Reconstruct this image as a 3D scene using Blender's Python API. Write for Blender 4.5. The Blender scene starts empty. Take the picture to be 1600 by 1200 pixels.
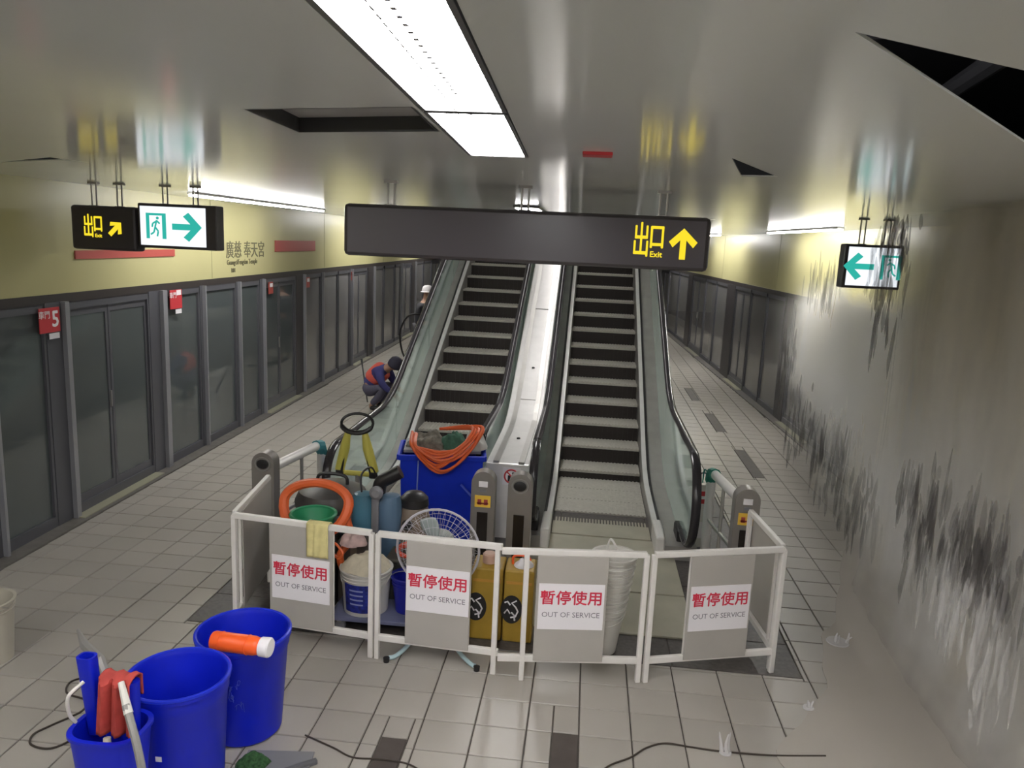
import bpy, bmesh, math, random
from mathutils import Vector, Matrix, noise
from mathutils.geometry import tessellate_polygon

rnd = random.Random(11)
SC = bpy.context.scene
COL = SC.collection
PI = math.pi

# ------------------------------------------------------------------ camera, world, exposure
PITCH, ROLL, YAW, CAM_H, FPX = 0.1835, 0.045, -0.094, 2.8, 1200.0
def _basis():
    cy, sy = math.cos(YAW), math.sin(YAW); cp, sp = math.cos(PITCH), math.sin(PITCH); cr, sr = math.cos(ROLL), math.sin(ROLL)
    x = Vector((cy, -sy, 0)); y = Vector((sy, cy, 0)); z = Vector((0, 0, 1))
    fw = cp * y - sp * z; dn = -(sp * y + cp * z)
    return cr * x - sr * dn, sr * x + cr * dn, fw
_r, _d, _f = _basis()
cam_data = bpy.data.cameras.new('camera')
cam_data.sensor_width = 36.0
cam_data.lens = FPX * 36.0 / 1600.0
cam_data.clip_start = 0.05
cam_data.clip_end = 200
cam = bpy.data.objects.new('camera', cam_data)
COL.objects.link(cam)
m = Matrix.Identity(4)
for i in range(3):
    m[i][0] = _r[i]; m[i][1] = -_d[i]; m[i][2] = -_f[i]
m[2][3] = CAM_H
cam.matrix_world = m
SC.camera = cam

world = bpy.data.worlds.new('world'); SC.world = world
world.use_nodes = True
world.node_tree.nodes['Background'].inputs[0].default_value = (0.02, 0.02, 0.02, 1)
world.node_tree.nodes['Background'].inputs[1].default_value = 0.3
SC.view_settings.view_transform = 'Standard'
SC.view_settings.look = 'None'
SC.view_settings.gamma = 1.0
SC.view_settings.use_curve_mapping = False
SC.view_settings.exposure = 0.68
try:
    SC.cycles.max_bounces = 8; SC.cycles.diffuse_bounces = 5; SC.cycles.glossy_bounces = 4
    SC.cycles.volume_bounces = 4; SC.cycles.volume_step_rate = 1.5; SC.cycles.transmission_bounces = 8; SC.cycles.transparent_max_bounces = 12
    SC.cycles.sample_clamp_indirect = 12.0
except Exception:
    pass
LAMP = 31.0          # radiance of the ceiling luminaires
LAMP_FAR = 44.0

# ------------------------------------------------------------------ materials
MATS = {}
def mat(name, col, rough=0.5, metal=0.0, var=0.0, vscale=8.0, bump=0.0, bscale=60.0, trans=0.0, ior=1.45, alpha=1.0, spec=None, emit=None, estr=0.0, coat=0.0, rvar=0.0):
    if name in MATS: return MATS[name]
    M = bpy.data.materials.new(name); M.use_nodes = True
    nt = M.node_tree; b = nt.nodes['Principled BSDF']
    def S(k, v):
        if k in b.inputs: b.inputs[k].default_value = v
    c = (*col, 1)
    S('Base Color', c); S('Roughness', rough); S('Metallic', metal); S('Transmission Weight', trans); S('IOR', ior); S('Alpha', alpha); S('Coat Weight', coat)
    if spec is not None: S('Specular IOR Level', spec)
    if emit: S('Emission Color', (*emit, 1)); S('Emission Strength', estr)
    if var > 0 or bump > 0 or rvar > 0:
        tc = nt.nodes.new('ShaderNodeTexCoord')
        if var > 0 or rvar > 0:
            n = nt.nodes.new('ShaderNodeTexNoise'); n.inputs['Scale'].default_value = vscale; n.inputs['Detail'].default_value = 5
            nt.links.new(tc.outputs['Object'], n.inputs['Vector'])
        if var > 0:
            r = nt.nodes.new('ShaderNodeMapRange'); r.inputs[1].default_value = 0.3; r.inputs[2].default_value = 0.7
            r.inputs[3].default_value = 1 - var; r.inputs[4].default_value = 1 + var
            nt.links.new(n.outputs['Fac'], r.inputs[0])
            h = nt.nodes.new('ShaderNodeMix'); h.data_type = 'RGBA'; h.blend_type = 'MULTIPLY'; h.inputs[0].default_value = 1
            h.inputs[6].default_value = c; nt.links.new(r.outputs[0], h.inputs[7]); nt.links.new(h.outputs[2], b.inputs['Base Color'])
        if rvar > 0:
            r2 = nt.nodes.new('ShaderNodeMapRange'); r2.inputs[1].default_value = 0.3; r2.inputs[2].default_value = 0.7
            r2.inputs[3].default_value = max(0.02, rough - rvar); r2.inputs[4].default_value = rough + rvar
            nt.links.new(n.outputs['Fac'], r2.inputs[0]); nt.links.new(r2.outputs[0], b.inputs['Roughness'])
        if bump > 0:
            n2 = nt.nodes.new('ShaderNodeTexNoise'); n2.inputs['Scale'].default_value = bscale; n2.inputs['Detail'].default_value = 3
            nt.links.new(tc.outputs['Object'], n2.inputs['Vector'])
            bp = nt.nodes.new('ShaderNodeBump'); bp.inputs['Strength'].default_value = bump; bp.inputs['Distance'].default_value = 0.01
            nt.links.new(n2.outputs['Fac'], bp.inputs['Height']); nt.links.new(bp.outputs[0], b.inputs['Normal'])
    MATS[name] = M
    return M

def emat(name, col, strength):
    if name in MATS: return MATS[name]
    M = bpy.data.materials.new(name); M.use_nodes = True
    nt = M.node_tree; nt.nodes.clear()
    e = nt.nodes.new('ShaderNodeEmission'); e.inputs[0].default_value = (*col, 1); e.inputs[1].default_value = strength
    o = nt.nodes.new('ShaderNodeOutputMaterial'); nt.links.new(e.outputs[0], o.inputs[0])
    MATS[name] = M
    return M

TILE = mat('floor_tile', (0.365, 0.34, 0.305), 0.34, var=0.05, vscale=1.1, rvar=0.02)
JOINT = mat('tile_joint', (0.10, 0.088, 0.078), 0.8)
DARKTILE = mat('dark_inlay', (0.075, 0.062, 0.056), 0.5, var=0.15)
BANDST = mat('dark_granite', (0.085, 0.075, 0.07), 0.45, var=0.25, vscale=30)
CEIL = mat('ceiling_panel', (0.80, 0.825, 0.80), 0.125, var=0.03, vscale=0.7)
DARK = mat('void_shade', (0.012, 0.011, 0.014), 0.8)
FASCIA = mat('yellow_fascia', (0.49, 0.455, 0.235), 0.38, var=0.06, vscale=0.6)
FASCIA_R = FASCIA
STEEL = mat('brushed_steel', (0.60, 0.585, 0.56), 0.30, metal=0.85, var=0.06, vscale=5)
STEELD = mat('dull_steel', (0.36, 0.345, 0.325), 0.4, metal=0.5, var=0.08, vscale=5)
DECK = mat('pale_deck_steel', (0.74, 0.72, 0.71), 0.3, metal=0.25, var=0.04)
FRAME = mat('door_frame', (0.115, 0.115, 0.13), 0.4, metal=0.3)
FRAMEL = mat('door_frame_light', (0.30, 0.30, 0.32), 0.38, metal=0.3)
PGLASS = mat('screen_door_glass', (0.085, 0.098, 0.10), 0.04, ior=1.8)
SILL = mat('sill_granite', (0.13, 0.12, 0.11), 0.5, var=0.15, vscale=10)
THRESH = mat('threshold_plate', (0.34, 0.33, 0.24), 0.45, metal=0.2)
RUBBER = mat('handrail_rubber', (0.035, 0.032, 0.036), 0.18)
BLACK = mat('black_plastic', (0.018, 0.017, 0.018), 0.4)
EGLASS = mat('balustrade_glass', (0.80, 0.93, 0.90), 0.06, trans=0.86, ior=1.12)
RISER = mat('step_riser', (0.030, 0.024, 0.022), 0.5, metal=0.2)
TREAD = mat('step_tread', (0.47, 0.45, 0.40), 0.42, metal=0.1, var=0.1, vscale=20)
LAND = mat('landing_plate', (0.40, 0.38, 0.30), 0.45, metal=0.05, var=0.08, vscale=4)
WHITE = mat('white_paint_metal', (0.72, 0.69, 0.66), 0.35, var=0.05)
INFILL = mat('grey_infill_plate', (0.43, 0.405, 0.375), 0.4, metal=0.1, var=0.05, vscale=3)
PAPER = mat('white_paper', (0.80, 0.77, 0.80), 0.7)
REDINK = mat('red_ink', (0.62, 0.03, 0.07), 0.6)
GREYINK = mat('grey_ink', (0.22, 0.21, 0.24), 0.6)
BOLL = mat('bollard_steel', (0.27, 0.25, 0.235), 0.38, metal=0.5, var=0.05)
BOLLD = mat('bollard_window', (0.02, 0.016, 0.014), 0.15)
YEL = mat('sticker_yellow', (0.78, 0.50, 0.06), 0.5)
RED = mat('sticker_red', (0.55, 0.04, 0.05), 0.5)
BLUE = mat('blue_plastic', (0.002, 0.012, 0.50), 0.42, var=0.06, vscale=6)
BLUE2 = mat('blue_tote_plastic', (0.004, 0.03, 0.52), 0.42, var=0.05)
ORANGE = mat('orange_rubber', (0.72, 0.13, 0.035), 0.42)
ORANGEP = mat('orange_plastic', (0.90, 0.12, 0.02), 0.35)
SIGNB = mat('sign_black', (0.055, 0.047, 0.05), 0.35)
SIGNY = emat('sign_yellow_glow', (0.95, 0.74, 0.03), 0.66)
SIGNW = emat('sign_white_glow', (0.87, 0.92, 0.97), 0.72)
SIGNG = emat('sign_green_glow', (0.04, 0.53, 0.44), 0.55)
LAMPD = emat('fluorescent_strip_glow', (1.0, 0.985, 0.97), LAMP_FAR)
WCLOTH = mat('white_cloth', (0.66, 0.60, 0.47), 0.85, var=0.1, vscale=20)
YCLOTH = mat('pale_yellow_cloth', (0.68, 0.60, 0.28), 0.85, var=0.1, vscale=20)
RCLOTH = mat('red_cloth', (0.42, 0.055, 0.045), 0.85, var=0.15, vscale=20)
WPLAST = mat('white_plastic', (0.66, 0.64, 0.60), 0.4)
GPLAST = mat('grey_plastic', (0.22, 0.22, 0.24), 0.4)
GPOLE = mat('grey_pole', (0.30, 0.29, 0.28), 0.4, metal=0.3)
TEAL = mat('teal_shell', (0.07, 0.19, 0.27), 0.3)
GREEN = mat('green_plastic', (0.03, 0.26, 0.12), 0.4)
GREENT = mat('green_tape', (0.02, 0.22, 0.17), 0.5)
YELF = mat('yellow_frame', (0.55, 0.50, 0.10), 0.45)
YCAN = mat('yellow_can', (0.40, 0.25, 0.035), 0.4, var=0.1)
CABLE = mat('black_cable', (0.045, 0.035, 0.028), 0.5)
BROWN = mat('brown_shell', (0.20, 0.155, 0.12), 0.5)
FANW = mat('fan_wire', (0.62, 0.60, 0.66), 0.35, metal=0.3)
FANB = mat('fan_blade', (0.35, 0.40, 0.39), 0.35)
FANL = mat('fan_leg', (0.42, 0.56, 0.60), 0.35)
SKIN = mat('skin', (0.42, 0.25, 0.18), 0.55)
UNIF = mat('blue_uniform', (0.055, 0.055, 0.20), 0.8, var=0.1)
TROU = mat('grey_trousers', (0.10, 0.095, 0.14), 0.85)
VEST = mat('red_vest', (0.72, 0.12, 0.09), 0.75)
VESTB = mat('reflective_band', (0.55, 0.50, 0.52), 0.4)
HAIR = mat('dark_hair', (0.02, 0.017, 0.02), 0.6)

def floor_stain():
    nt = TILE.node_tree; b = nt.nodes['Principled BSDF']
    # each tile carries its own faint tone
    oi = nt.nodes.new('ShaderNodeObjectInfo')
    r = nt.nodes.new('ShaderNodeMapRange'); r.inputs[3].default_value = 0.95; r.inputs[4].default_value = 1.05
    nt.links.new(oi.outputs['Random'], r.inputs[0])
    src = b.inputs['Base Color'].links[0].from_socket
    h = nt.nodes.new('ShaderNodeMix'); h.data_type = 'RGBA'; h.blend_type = 'MULTIPLY'; h.inputs[0].default_value = 1
    nt.links.new(src, h.inputs[6]); nt.links.new(r.outputs[0], h.inputs[7]); nt.links.new(h.outputs[2], b.inputs['Base Color'])
    # noise in world space so the wear runs across tiles
    g = nt.nodes.new('ShaderNodeNewGeometry')
    for n in nt.nodes:
        if n.type == 'TEX_NOISE': nt.links.new(g.outputs['Position'], n.inputs['Vector'])
floor_stain()

# ------------------------------------------------------------------ mesh helpers
class MB:
    def __init__(self): self.v = []; self.f = []
    def add(self, vs, fs):
        o = len(self.v); self.v += [Vector(p) for p in vs]; self.f += [tuple(i + o for i in f) for f in fs]
        return self
    def box(self, c, s, rot=None):
        hx, hy, hz = s[0] / 2, s[1] / 2, s[2] / 2
        vs = [Vector((x, y, z)) for x in (-hx, hx) for y in (-hy, hy) for z in (-hz, hz)]
        if rot is not None: vs = [rot @ p for p in vs]
        c = Vector(c)
        return self.add([p + c for p in vs], [(0, 1, 3, 2), (4, 6, 7, 5), (0, 4, 5, 1), (2, 3, 7, 6), (0, 2, 6, 4), (1, 5, 7, 3)])
    def bar(self, a, b, w, h=None, up=(0, 0, 1)):
        a = Vector(a); b = Vector(b); h = h or w
        t = (b - a); L = t.length; t.normalize(); u = Vector(up)
        if abs(t.dot(u)) > 0.98: u = Vector((1, 0, 0))
        s = t.cross(u).normalized(); n = s.cross(t)
        return self.box((a + b) / 2, (L, w, h), Matrix((t, s, n)).transposed())
    def tube(self, path, r, n=8, closed=False, cap=True, squash=None):
        P = [Vector(p) for p in path]; k = len(P); rings = []
        R = r if isinstance(r, (list, tuple)) else [r] * k
        prev = None
        for i in range(k):
            if closed: t = P[(i + 1) % k] - P[i - 1]
            else: t = P[min(i + 1, k - 1)] - P[max(i - 1, 0)]
            if t.length < 1e-9: t = Vector((0, 0, 1))
            t.normalize()
            if prev is None:
                a = Vector((0, 0, 1)) if abs(t.z) < 0.9 else Vector((1, 0, 0))
                u = (a - t * a.dot(t)).normalized()
            else:
                u = prev - t * prev.dot(t)
                u = u.normalized() if u.length > 1e-6 else t.orthogonal().normalized()
            prev = u; w = t.cross(u)
            ku, kw = squash if squash else (1, 1)
            rings.append([P[i] + (u * math.cos(2 * PI * j / n) * ku + w * math.sin(2 * PI * j / n) * kw) * R[i] for j in range(n)])
        vs = [p for ring in rings for p in ring]; fs = []
        for i in range(k if closed else k - 1):
            a = i * n; b = ((i + 1) % k) * n
            for j in range(n): fs.append((a + j, a + (j + 1) % n, b + (j + 1) % n, b + j))
        if cap and not closed: fs += [tuple(range(n))[::-1], tuple((k - 1) * n + j for j in range(n))]
        return self.add(vs, fs)
    def cyl(self, a, b, r, n=16): return self.tube([a, b], r, n)
    def lathe(self, prof, n=24, c=(0, 0, 0), M=None, closed=False, sx=1, sy=1):
        c = Vector(c); vs = []; fs = []
        for r, z in prof:
            for j in range(n):
                p = Vector((r * sx * math.cos(2 * PI * j / n), r * sy * math.sin(2 * PI * j / n), z))
                vs.append((M @ p if M else p) + c)
        k = len(prof)
        for i in range(k if closed else k - 1):
            a = i * n; b = ((i + 1) % k) * n
            for j in range(n): fs.append((a + j, a + (j + 1) % n, b + (j + 1) % n, b + j))
        if not closed:
            if prof[0][0] > 1e-6: fs.append(tuple(range(n))[::-1])
            if prof[-1][0] > 1e-6: fs.append(tuple((k - 1) * n + j for j in range(n)))
        return self.add(vs, fs)
    def prism(self, poly, f, d0, d1):
        """outline poly [(a,b)], f(a,b,d) gives the point; extruded from d0 to d1"""
        n = len(poly)
        vs = [f(a, b, d0) for a, b in poly] + [f(a, b, d1) for a, b in poly]
        tri = tessellate_polygon([[Vector((a, b, 0)) for a, b in poly]])
        fs = [tuple(t) for t in tri] + [tuple(i + n for i in t)[::-1] for t in tri]
        for i in range(n): fs.append((i, (i + 1) % n, n + (i + 1) % n, n + i))
        return self.add(vs, fs)
    def grid(self, f, nu, nv, thick=None):
        vs = [Vector(f(i / nu, j / nv)) for j in range(nv + 1) for i in range(nu + 1)]
        q = lambda i, j: j * (nu + 1) + i
        fs = [(q(i, j), q(i + 1, j), q(i + 1, j + 1), q(i, j + 1)) for j in range(nv) for i in range(nu)]
        return self.add(vs, fs)
    def build(self, name, material, parent=None, smooth=True, bevel=0.0, angle=38, solid=0.0, sub=0, off=(0, 0, 0)):
        off = Vector(off)
        me = bpy.data.meshes.new(name)
        me.from_pydata([p - off for p in self.v], [], self.f)
        bm = bmesh.new(); bm.from_mesh(me)
        bmesh.ops.remove_doubles(bm, verts=bm.verts, dist=1e-6)
        bmesh.ops.recalc_face_normals(bm, faces=bm.faces)
        bm.to_mesh(me); bm.free()
        if smooth and len(me.polygons):
            me.polygons.foreach_set('use_smooth', [True] * len(me.polygons))
            try: me.set_sharp_from_angle(angle=math.radians(angle))
            except Exception: pass
        me.materials.append(material)
        o = bpy.data.objects.new(name, me); COL.objects.link(o)
        if parent: o.parent = parent
        if solid:
            md = o.modifiers.new('solid', 'SOLIDIFY'); md.thickness = solid; md.offset = 0
        if sub:
            md = o.modifiers.new('sub', 'SUBSURF'); md.levels = sub; md.render_levels = sub
        if bevel:
            md = o.modifiers.new('bevel', 'BEVEL'); md.width = bevel; md.segments = 2; md.limit_method = 'ANGLE'; md.angle_limit = math.radians(40)
        return o

def tag(o, label, cat, group=None, kind=None):
    if label: o['label'] = label
    if cat: o['category'] = cat
    if group: o['group'] = group
    if kind: o['kind'] = kind
    return o
def thing(name, label, cat, loc=(0, 0, 0), rz=0.0, group=None):
    o = bpy.data.objects.new(name, None); COL.objects.link(o)
    o.empty_display_size = 0.1
    o.location = loc; o.rotation_euler = (0, 0, rz)
    return tag(o, label, cat, group)
def struct(o, label=None):
    o['kind'] = 'structure'
    if label: o['label'] = label
    return o
def copy_tree(o, parent=None):
    c = o.copy(); COL.objects.link(c)
    if parent: c.parent = parent
    for ch in list(o.children): copy_tree(ch, c)
    return c
def share(o, parent=None, loc=None):
    c = o.copy(); COL.objects.link(c); c.parent = parent
    if loc is not None: c.location = loc
    return c
def lerp(a, b, t): return a + (b - a) * t
def smoothp(pts, n=8, closed=False):
    P = [Vector(p) for p in pts]; k = len(P); out = []
    rng = range(k) if closed else range(k - 1)
    for i in rng:
        p0 = P[i - 1] if (closed or i > 0) else P[0]
        p1 = P[i]; p2 = P[(i + 1) % k]
        p3 = P[(i + 2) % k] if (closed or i + 2 < k) else P[-1]
        for j in range(n):
            t = j / n
            out.append(0.5 * ((2 * p1) + (p2 - p0) * t + (2 * p0 - 5 * p1 + 4 * p2 - p3) * t * t + (3 * p1 - p0 - 3 * p2 + p3) * t ** 3))
    if not closed: out.append(P[-1])
    return out

_text_cache = {}
def text(s, size, material, parent, name, M, depth=0.002, align='CENTER', bold=0.0, sx=1.0, spacing=1.0):
    cu = bpy.data.curves.new('lettering', 'FONT'); cu.body = s; cu.size = size; cu.extrude = depth
    cu.align_x = align; cu.align_y = 'CENTER'; cu.space_character = spacing; cu.resolution_u = 2
    t = bpy.data.objects.new('lettering_source', cu); COL.objects.link(t)
    dg = bpy.context.evaluated_depsgraph_get()
    me = bpy.data.meshes.new_from_object(t.evaluated_get(dg), depsgraph=dg)
    bpy.data.objects.remove(t); bpy.data.curves.remove(cu)
    me.materials.clear(); me.materials.append(material)
    me.transform(Matrix.Diagonal((sx, 1, 1, 1)))
    if bold:                                   # heavier strokes: the outline laid over itself with small shifts
        bm = bmesh.new(); bm.from_mesh(me); base = list(bm.verts) + list(bm.edges) + list(bm.faces)
        for dx, dy, dz in ((bold, 0, 2e-5), (-bold, 0, 4e-5), (0, bold, 6e-5), (0, -bold, 8e-5)):
            g = bmesh.ops.duplicate(bm, geom=base)['geom']
            bmesh.ops.translate(bm, verts=[q for q in g if isinstance(q, bmesh.types.BMVert)], vec=(dx, dy, dz))
        bm.to_mesh(me); bm.free()
    me.transform(M)
    me.name = name
    o = bpy.data.objects.new(name, me); COL.objects.link(o)
    if parent: o.parent = parent
    return o
FACE_CAM = Matrix.Rotation(PI / 2, 4, 'X')                     # text plane standing up, read from -Y
def at(x, y, z, base=FACE_CAM): return Matrix.Translation((x, y, z)) @ base

# ------------------------------------------------------------------ setting: floor
CZ = 3.15
def xl(y): return -4.56 - 0.0255 * (y - 4.0)     # left tile edge
def xr(y): return 3.38 - 0.043 * (y - 8.7)       # right tile edge
Y0, Y1 = -7.0, 36.0
floor = MB().box((-0.7, (Y0 + Y1) / 2, -0.16), (11.5, Y1 - Y0, 0.3)).build('floor', JOINT, smooth=False)
struct(floor, 'wet beige square tiles with dark joints')
TX, TY = 0.305, 0.2735
BAND = (-2.75, 1.59, 4.90, 8.9)                   # dark stone field round the escalator feet
DASH = [(-0.055, 0.10, 3.47, 4.052), (-1.02, -0.865, 3.25, 3.85), (2.13, 2.285, 12.05, 13.38), (2.21, 2.36, 9.62, 10.97), (2.06, 2.21, 14.5, 15.8), (-3.55, -3.4, 14.9, 16.2)]
tiles = []
i0, i1 = int((-5.3 - 0.1) / TX) - 1, int((3.9 - 0.1) / TX) + 1
j0, j1 = int((0.9 - 4.319) / TY), int((34 - 4.319) / TY)
def clip_rect(a, b, c, d, R):
    """pieces of rectangle (a,b)x(c,d) outside R"""
    x0, x1, y0, y1 = R
    if b <= x0 or a >= x1 or d <= y0 or c >= y1: return [(a, b, c, d)]
    out = []
    if a < x0: out.append((a, x0, c, d))
    if b > x1: out.append((x1, b, c, d))
    aa, bb = max(a, x0), min(b, x1)
    if c < y0: out.append((aa, bb, c, y0))
    if d > y1: out.append((aa, bb, y1, d))
    return out
for i in range(i0, i1):
    for j in range(j0, j1):
        a, b = 0.1 + i * TX, 0.1 + (i + 1) * TX
        c, d = 4.319 + j * TY, 4.319 + (j + 1) * TY
        a = max(a, xl((c + d) / 2)); b = min(b, xr((c + d) / 2))
        if b - a < 0.03: continue
        if -2.6 < (a + b) / 2 < 1.4 and c > 8.9: continue      # under the escalators
        rects = clip_rect(a, b, c, d, BAND)
        for D in DASH: rects = [q for r in rects for q in clip_rect(*r, D)]
        for q in rects:
            if q[1] - q[0] > 0.02 and q[3] - q[2] > 0.02: tiles.append(q)
def seen_key(q):
    x, y = (q[0] + q[1]) / 2, (q[2] + q[3]) / 2
    v = Vector((x, y, -CAM_H)); dz = v.dot(_f)
    if dz < 0.3: return 99
    px, py = 800 + FPX * v.dot(_r) / dz, 600 + FPX * v.dot(_d) / dz
    if not (-20 < px < 1620 and -20 < py < 1220): return 99
    return dz
def in_pile(q):
    x, y = (q[0] + q[1]) / 2, (q[2] + q[3]) / 2
    return False
tiles.sort(key=seen_key)
def tile_mb(mb, q, z):
    g, h = 0.0045, 0.0045
    a, b, c, d = q[0] + g, q[1] - g, q[2] + g, q[3] - g
    e = 0.003
    mb.add([(a, c, -0.012), (b, c, -0.012), (b, d, -0.012), (a, d, -0.012), (a, c, z - e), (b, c, z - e), (b, d, z - e), (a, d, z - e), (a + e, c + e, z), (b - e, c + e, z), (b - e, d - e, z), (a + e, d - e, z)],
           [(0, 1, 5, 4), (1, 2, 6, 5), (2, 3, 7, 6), (3, 0, 4, 7), (4, 5, 9, 8), (5, 6, 10, 9), (6, 7, 11, 10), (7, 4, 8, 11), (8, 9, 10, 11)])
shared = {}
for q in tiles[:298]:
    w, h = round(q[1] - q[0], 3), round(q[3] - q[2], 3)
    c = ((q[0] + q[1]) / 2, (q[2] + q[3]) / 2)
    dz = rnd.uniform(-0.0008, 0.0008)
    if (w, h) in shared: o = share(shared[(w, h)], floor, (c[0], c[1], dz))
    else:
        mb = MB(); tile_mb(mb, (-w / 2, w / 2, -h / 2, h / 2), 0.0)
        o = mb.build('tile', TILE, floor, smooth=False); o.location = (c[0], c[1], dz); shared[(w, h)] = o
mb = MB()
for q in tiles[298:]: tile_mb(mb, q, rnd.uniform(-0.0006, 0.0006))
o = mb.build('distant_tiles', TILE, floor, smooth=False); o['kind'] = 'stuff'
for D in DASH:
    mb = MB(); tile_mb(mb, D, 0.0); o = mb.build('dark_inlay_tile', DARKTILE, floor, smooth=False); o['label'] = 'dark brown guide tile'
# dark granite field in slabs
bx = [BAND[0] + k * (BAND[1] - BAND[0]) / 5 for k in range(6)]
by = [BAND[2], 5.35, 6.2, 7.05, 8.0, BAND[3]]
for a, b in zip(bx, bx[1:]):
    for c, d in zip(by, by[1:]):
        mb = MB(); tile_mb(mb, (a, b, c, d), -0.001)
        o = mb.build('granite_slab', BANDST, floor, smooth=False); o['label'] = 'dark granite slab'

# ------------------------------------------------------------------ setting: ceiling with its openings
def poly_with_holes(outer, holes, z0, z1):
    loops = [[Vector((x, y, 0)) for x, y in outer]] + [[Vector((x, y, 0)) for x, y in h] for h in holes]
    tri = tessellate_polygon(loops)
    flat = [p for L in loops for p in L]; n = len(flat)
    mb = MB(); vs = [(p.x, p.y, z0) for p in flat] + [(p.x, p.y, z1) for p in flat]
    fs = [tuple(t) for t in tri] + [tuple(i + n for i in t) for t in tri]
    o = 0
    for L in loops:
        k = len(L)
        for i in range(k): fs.append((o + i, o + (i + 1) % k, n + o + (i + 1) % k, n + o + i))
        o += k
    return mb.add(vs, fs)
HATCH = [(-1.05, 2.30), (-0.515, 2.17), (-0.535, 2.64), (-1.07, 2.78)]
SLOT = [(0.393, 1.346), (1.9, 2.28), (1.9, 3.36)]
SMALL = [(0.511, 3.113), (0.68, 3.83), (0.84, 3.80)]
LEFTGAP = [(-3.84, 4.74), (-3.07, 4.20), (-3.0, 4.44), (-3.09, 4.33)]
LAMPS = [((-0.345, 1.226), (-0.345, -1.6)), None]
def lamp_x(y): return -0.452 - 0.0392 * (y - 1.226), -0.234 - 0.0297 * (y - 1.226)
def lamp_poly(ya, yb):
    a0, a1 = lamp_x(ya); b0, b1 = lamp_x(yb)
    return [(a0, ya), (a1, ya), (b1, yb), (b0, yb)]
LP = [lamp_poly(-1.4, 0.85), lamp_poly(0.87, 2.215), lamp_poly(2.245, 3.335)]
ceil_outer = [(-5.6, Y0), (4.1, Y0), (4.1, 9.6), (1.25, 9.6), (1.25, 15.5), (4.1, 15.5), (4.1, Y1), (-5.6, Y1), (-5.6, 15.5), (-2.5, 15.5), (-2.5, 9.6), (-5.6, 9.6)]
c1 = poly_with_holes([(-5.6, Y0), (4.1, Y0), (4.1, 10.2), (-5.6, 10.2)], [HATCH, SLOT, SMALL, LEFTGAP] + [[(lamp_x(-1.42)[0] - .01, -1.42), (lamp_x(-1.42)[1] + .01, -1.42), (lamp_x(3.35)[1] + .01, 3.35), (lamp_x(3.35)[0] - .01, 3.35)]], CZ, CZ + 0.006)
c1.prism([(-5.6, 10.2), (-2.55, 10.2), (-2.55, 16.5), (-5.6, 16.5)], lambda a, b, d: (a, b, d), CZ, CZ + 0.006)
c1.prism([(1.3, 10.2), (4.1, 10.2), (4.1, 16.5), (1.3, 16.5)], lambda a, b, d: (a, b, d), CZ, CZ + 0.006)
c1.prism([(-5.6, 16.5), (4.1, 16.5), (4.1, Y1), (-5.6, Y1)], lambda a, b, d: (a, b, d), CZ, CZ + 0.006)
ceiling = struct(c1.build('ceiling', CEIL, smooth=False), 'glossy grey metal ceiling')
# plenum above; the dark of the void is put into the slab's colour
struct(MB().box((-0.7, 1.0, 3.9), (9.8, 16.2, 0.06)).build('trim_1', DARK, smooth=False))
# hatch recess
mb = MB()
for a, b in zip(HATCH, HATCH[1:] + HATCH[:1]): mb.add([(*a, CZ), (*b, CZ), (*b, CZ + .055), (*a, CZ + .055)], [(0, 1, 2, 3)])
hr = mb.build('hatch_curb', mat('hatch_curb', (0.06, 0.06, 0.065), 0.5), ceiling, smooth=False, solid=0.012)
MB().add([(x, y, CZ + .055) for x, y in HATCH], [(0, 1, 2, 3)]).build('hatch_lid', mat('hatch_lid', (0.34, 0.33, 0.32), 0.5), ceiling, smooth=False, solid=0.01)
# pipes seen in the open slot
mb = MB()
mb.tube([(0.4, 2.6, 3.48), (2.3, 2.1, 3.48)], 0.05, 10); mb.tube([(0.6, 2.9, 3.55), (2.4, 2.5, 3.55)], 0.03, 8); mb.tube([(1.0, 1.2, 3.42), (1.35, 3.6, 3.42)], 0.035, 8)
mb.build('pipe', mat('service_pipe', (0.06, 0.06, 0.065), 0.5, metal=0.3), ceiling)['label'] = 'dark service pipe'
# small ceiling label
tag(MB().box((0.0, 3.10, CZ - 0.006), (0.115, 0.10, 0.012)).build('ceiling_sticker', RED, smooth=False, bevel=0.003), 'small red sticker on the grey ceiling', 'sticker')

# luminaires: recessed row beside the hatch
def lamp_mat():
    M = bpy.data.materials.new('diffuser_glow'); M.use_nodes = True; nt = M.node_tree; nt.nodes.clear()
    e = nt.nodes.new('ShaderNodeEmission'); e.inputs[0].default_value = (1.0, 0.985, 0.98, 1)
    tc = nt.nodes.new('ShaderNodeTexCoord'); mp = nt.nodes.new('ShaderNodeMapping'); mp.inputs['Scale'].default_value = (40, 9, 9)
    n = nt.nodes.new('ShaderNodeTexNoise'); n.inputs['Scale'].default_value = 1.0; n.inputs['Detail'].default_value = 3
    r = nt.nodes.new('ShaderNodeMapRange'); r.inputs[1].default_value = 0.3; r.inputs[2].default_value = 0.62; r.inputs[3].default_value = 0.6 * LAMP; r.inputs[4].default_value = LAMP
    o = nt.nodes.new('ShaderNodeOutputMaterial')
    nt.links.new(tc.outputs['Object'], mp.inputs[0]); nt.links.new(mp.outputs[0], n.inputs['Vector']); nt.links.new(n.outputs['Fac'], r.inputs[0]); nt.links.new(r.outputs[0], e.inputs[1]); nt.links.new(e.outputs[0], o.inputs[0])
    return M
LAMPM = lamp_mat()
LAMPF = mat('lamp_frame', (0.12, 0.12, 0.12), 0.4, metal=0.4)
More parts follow.
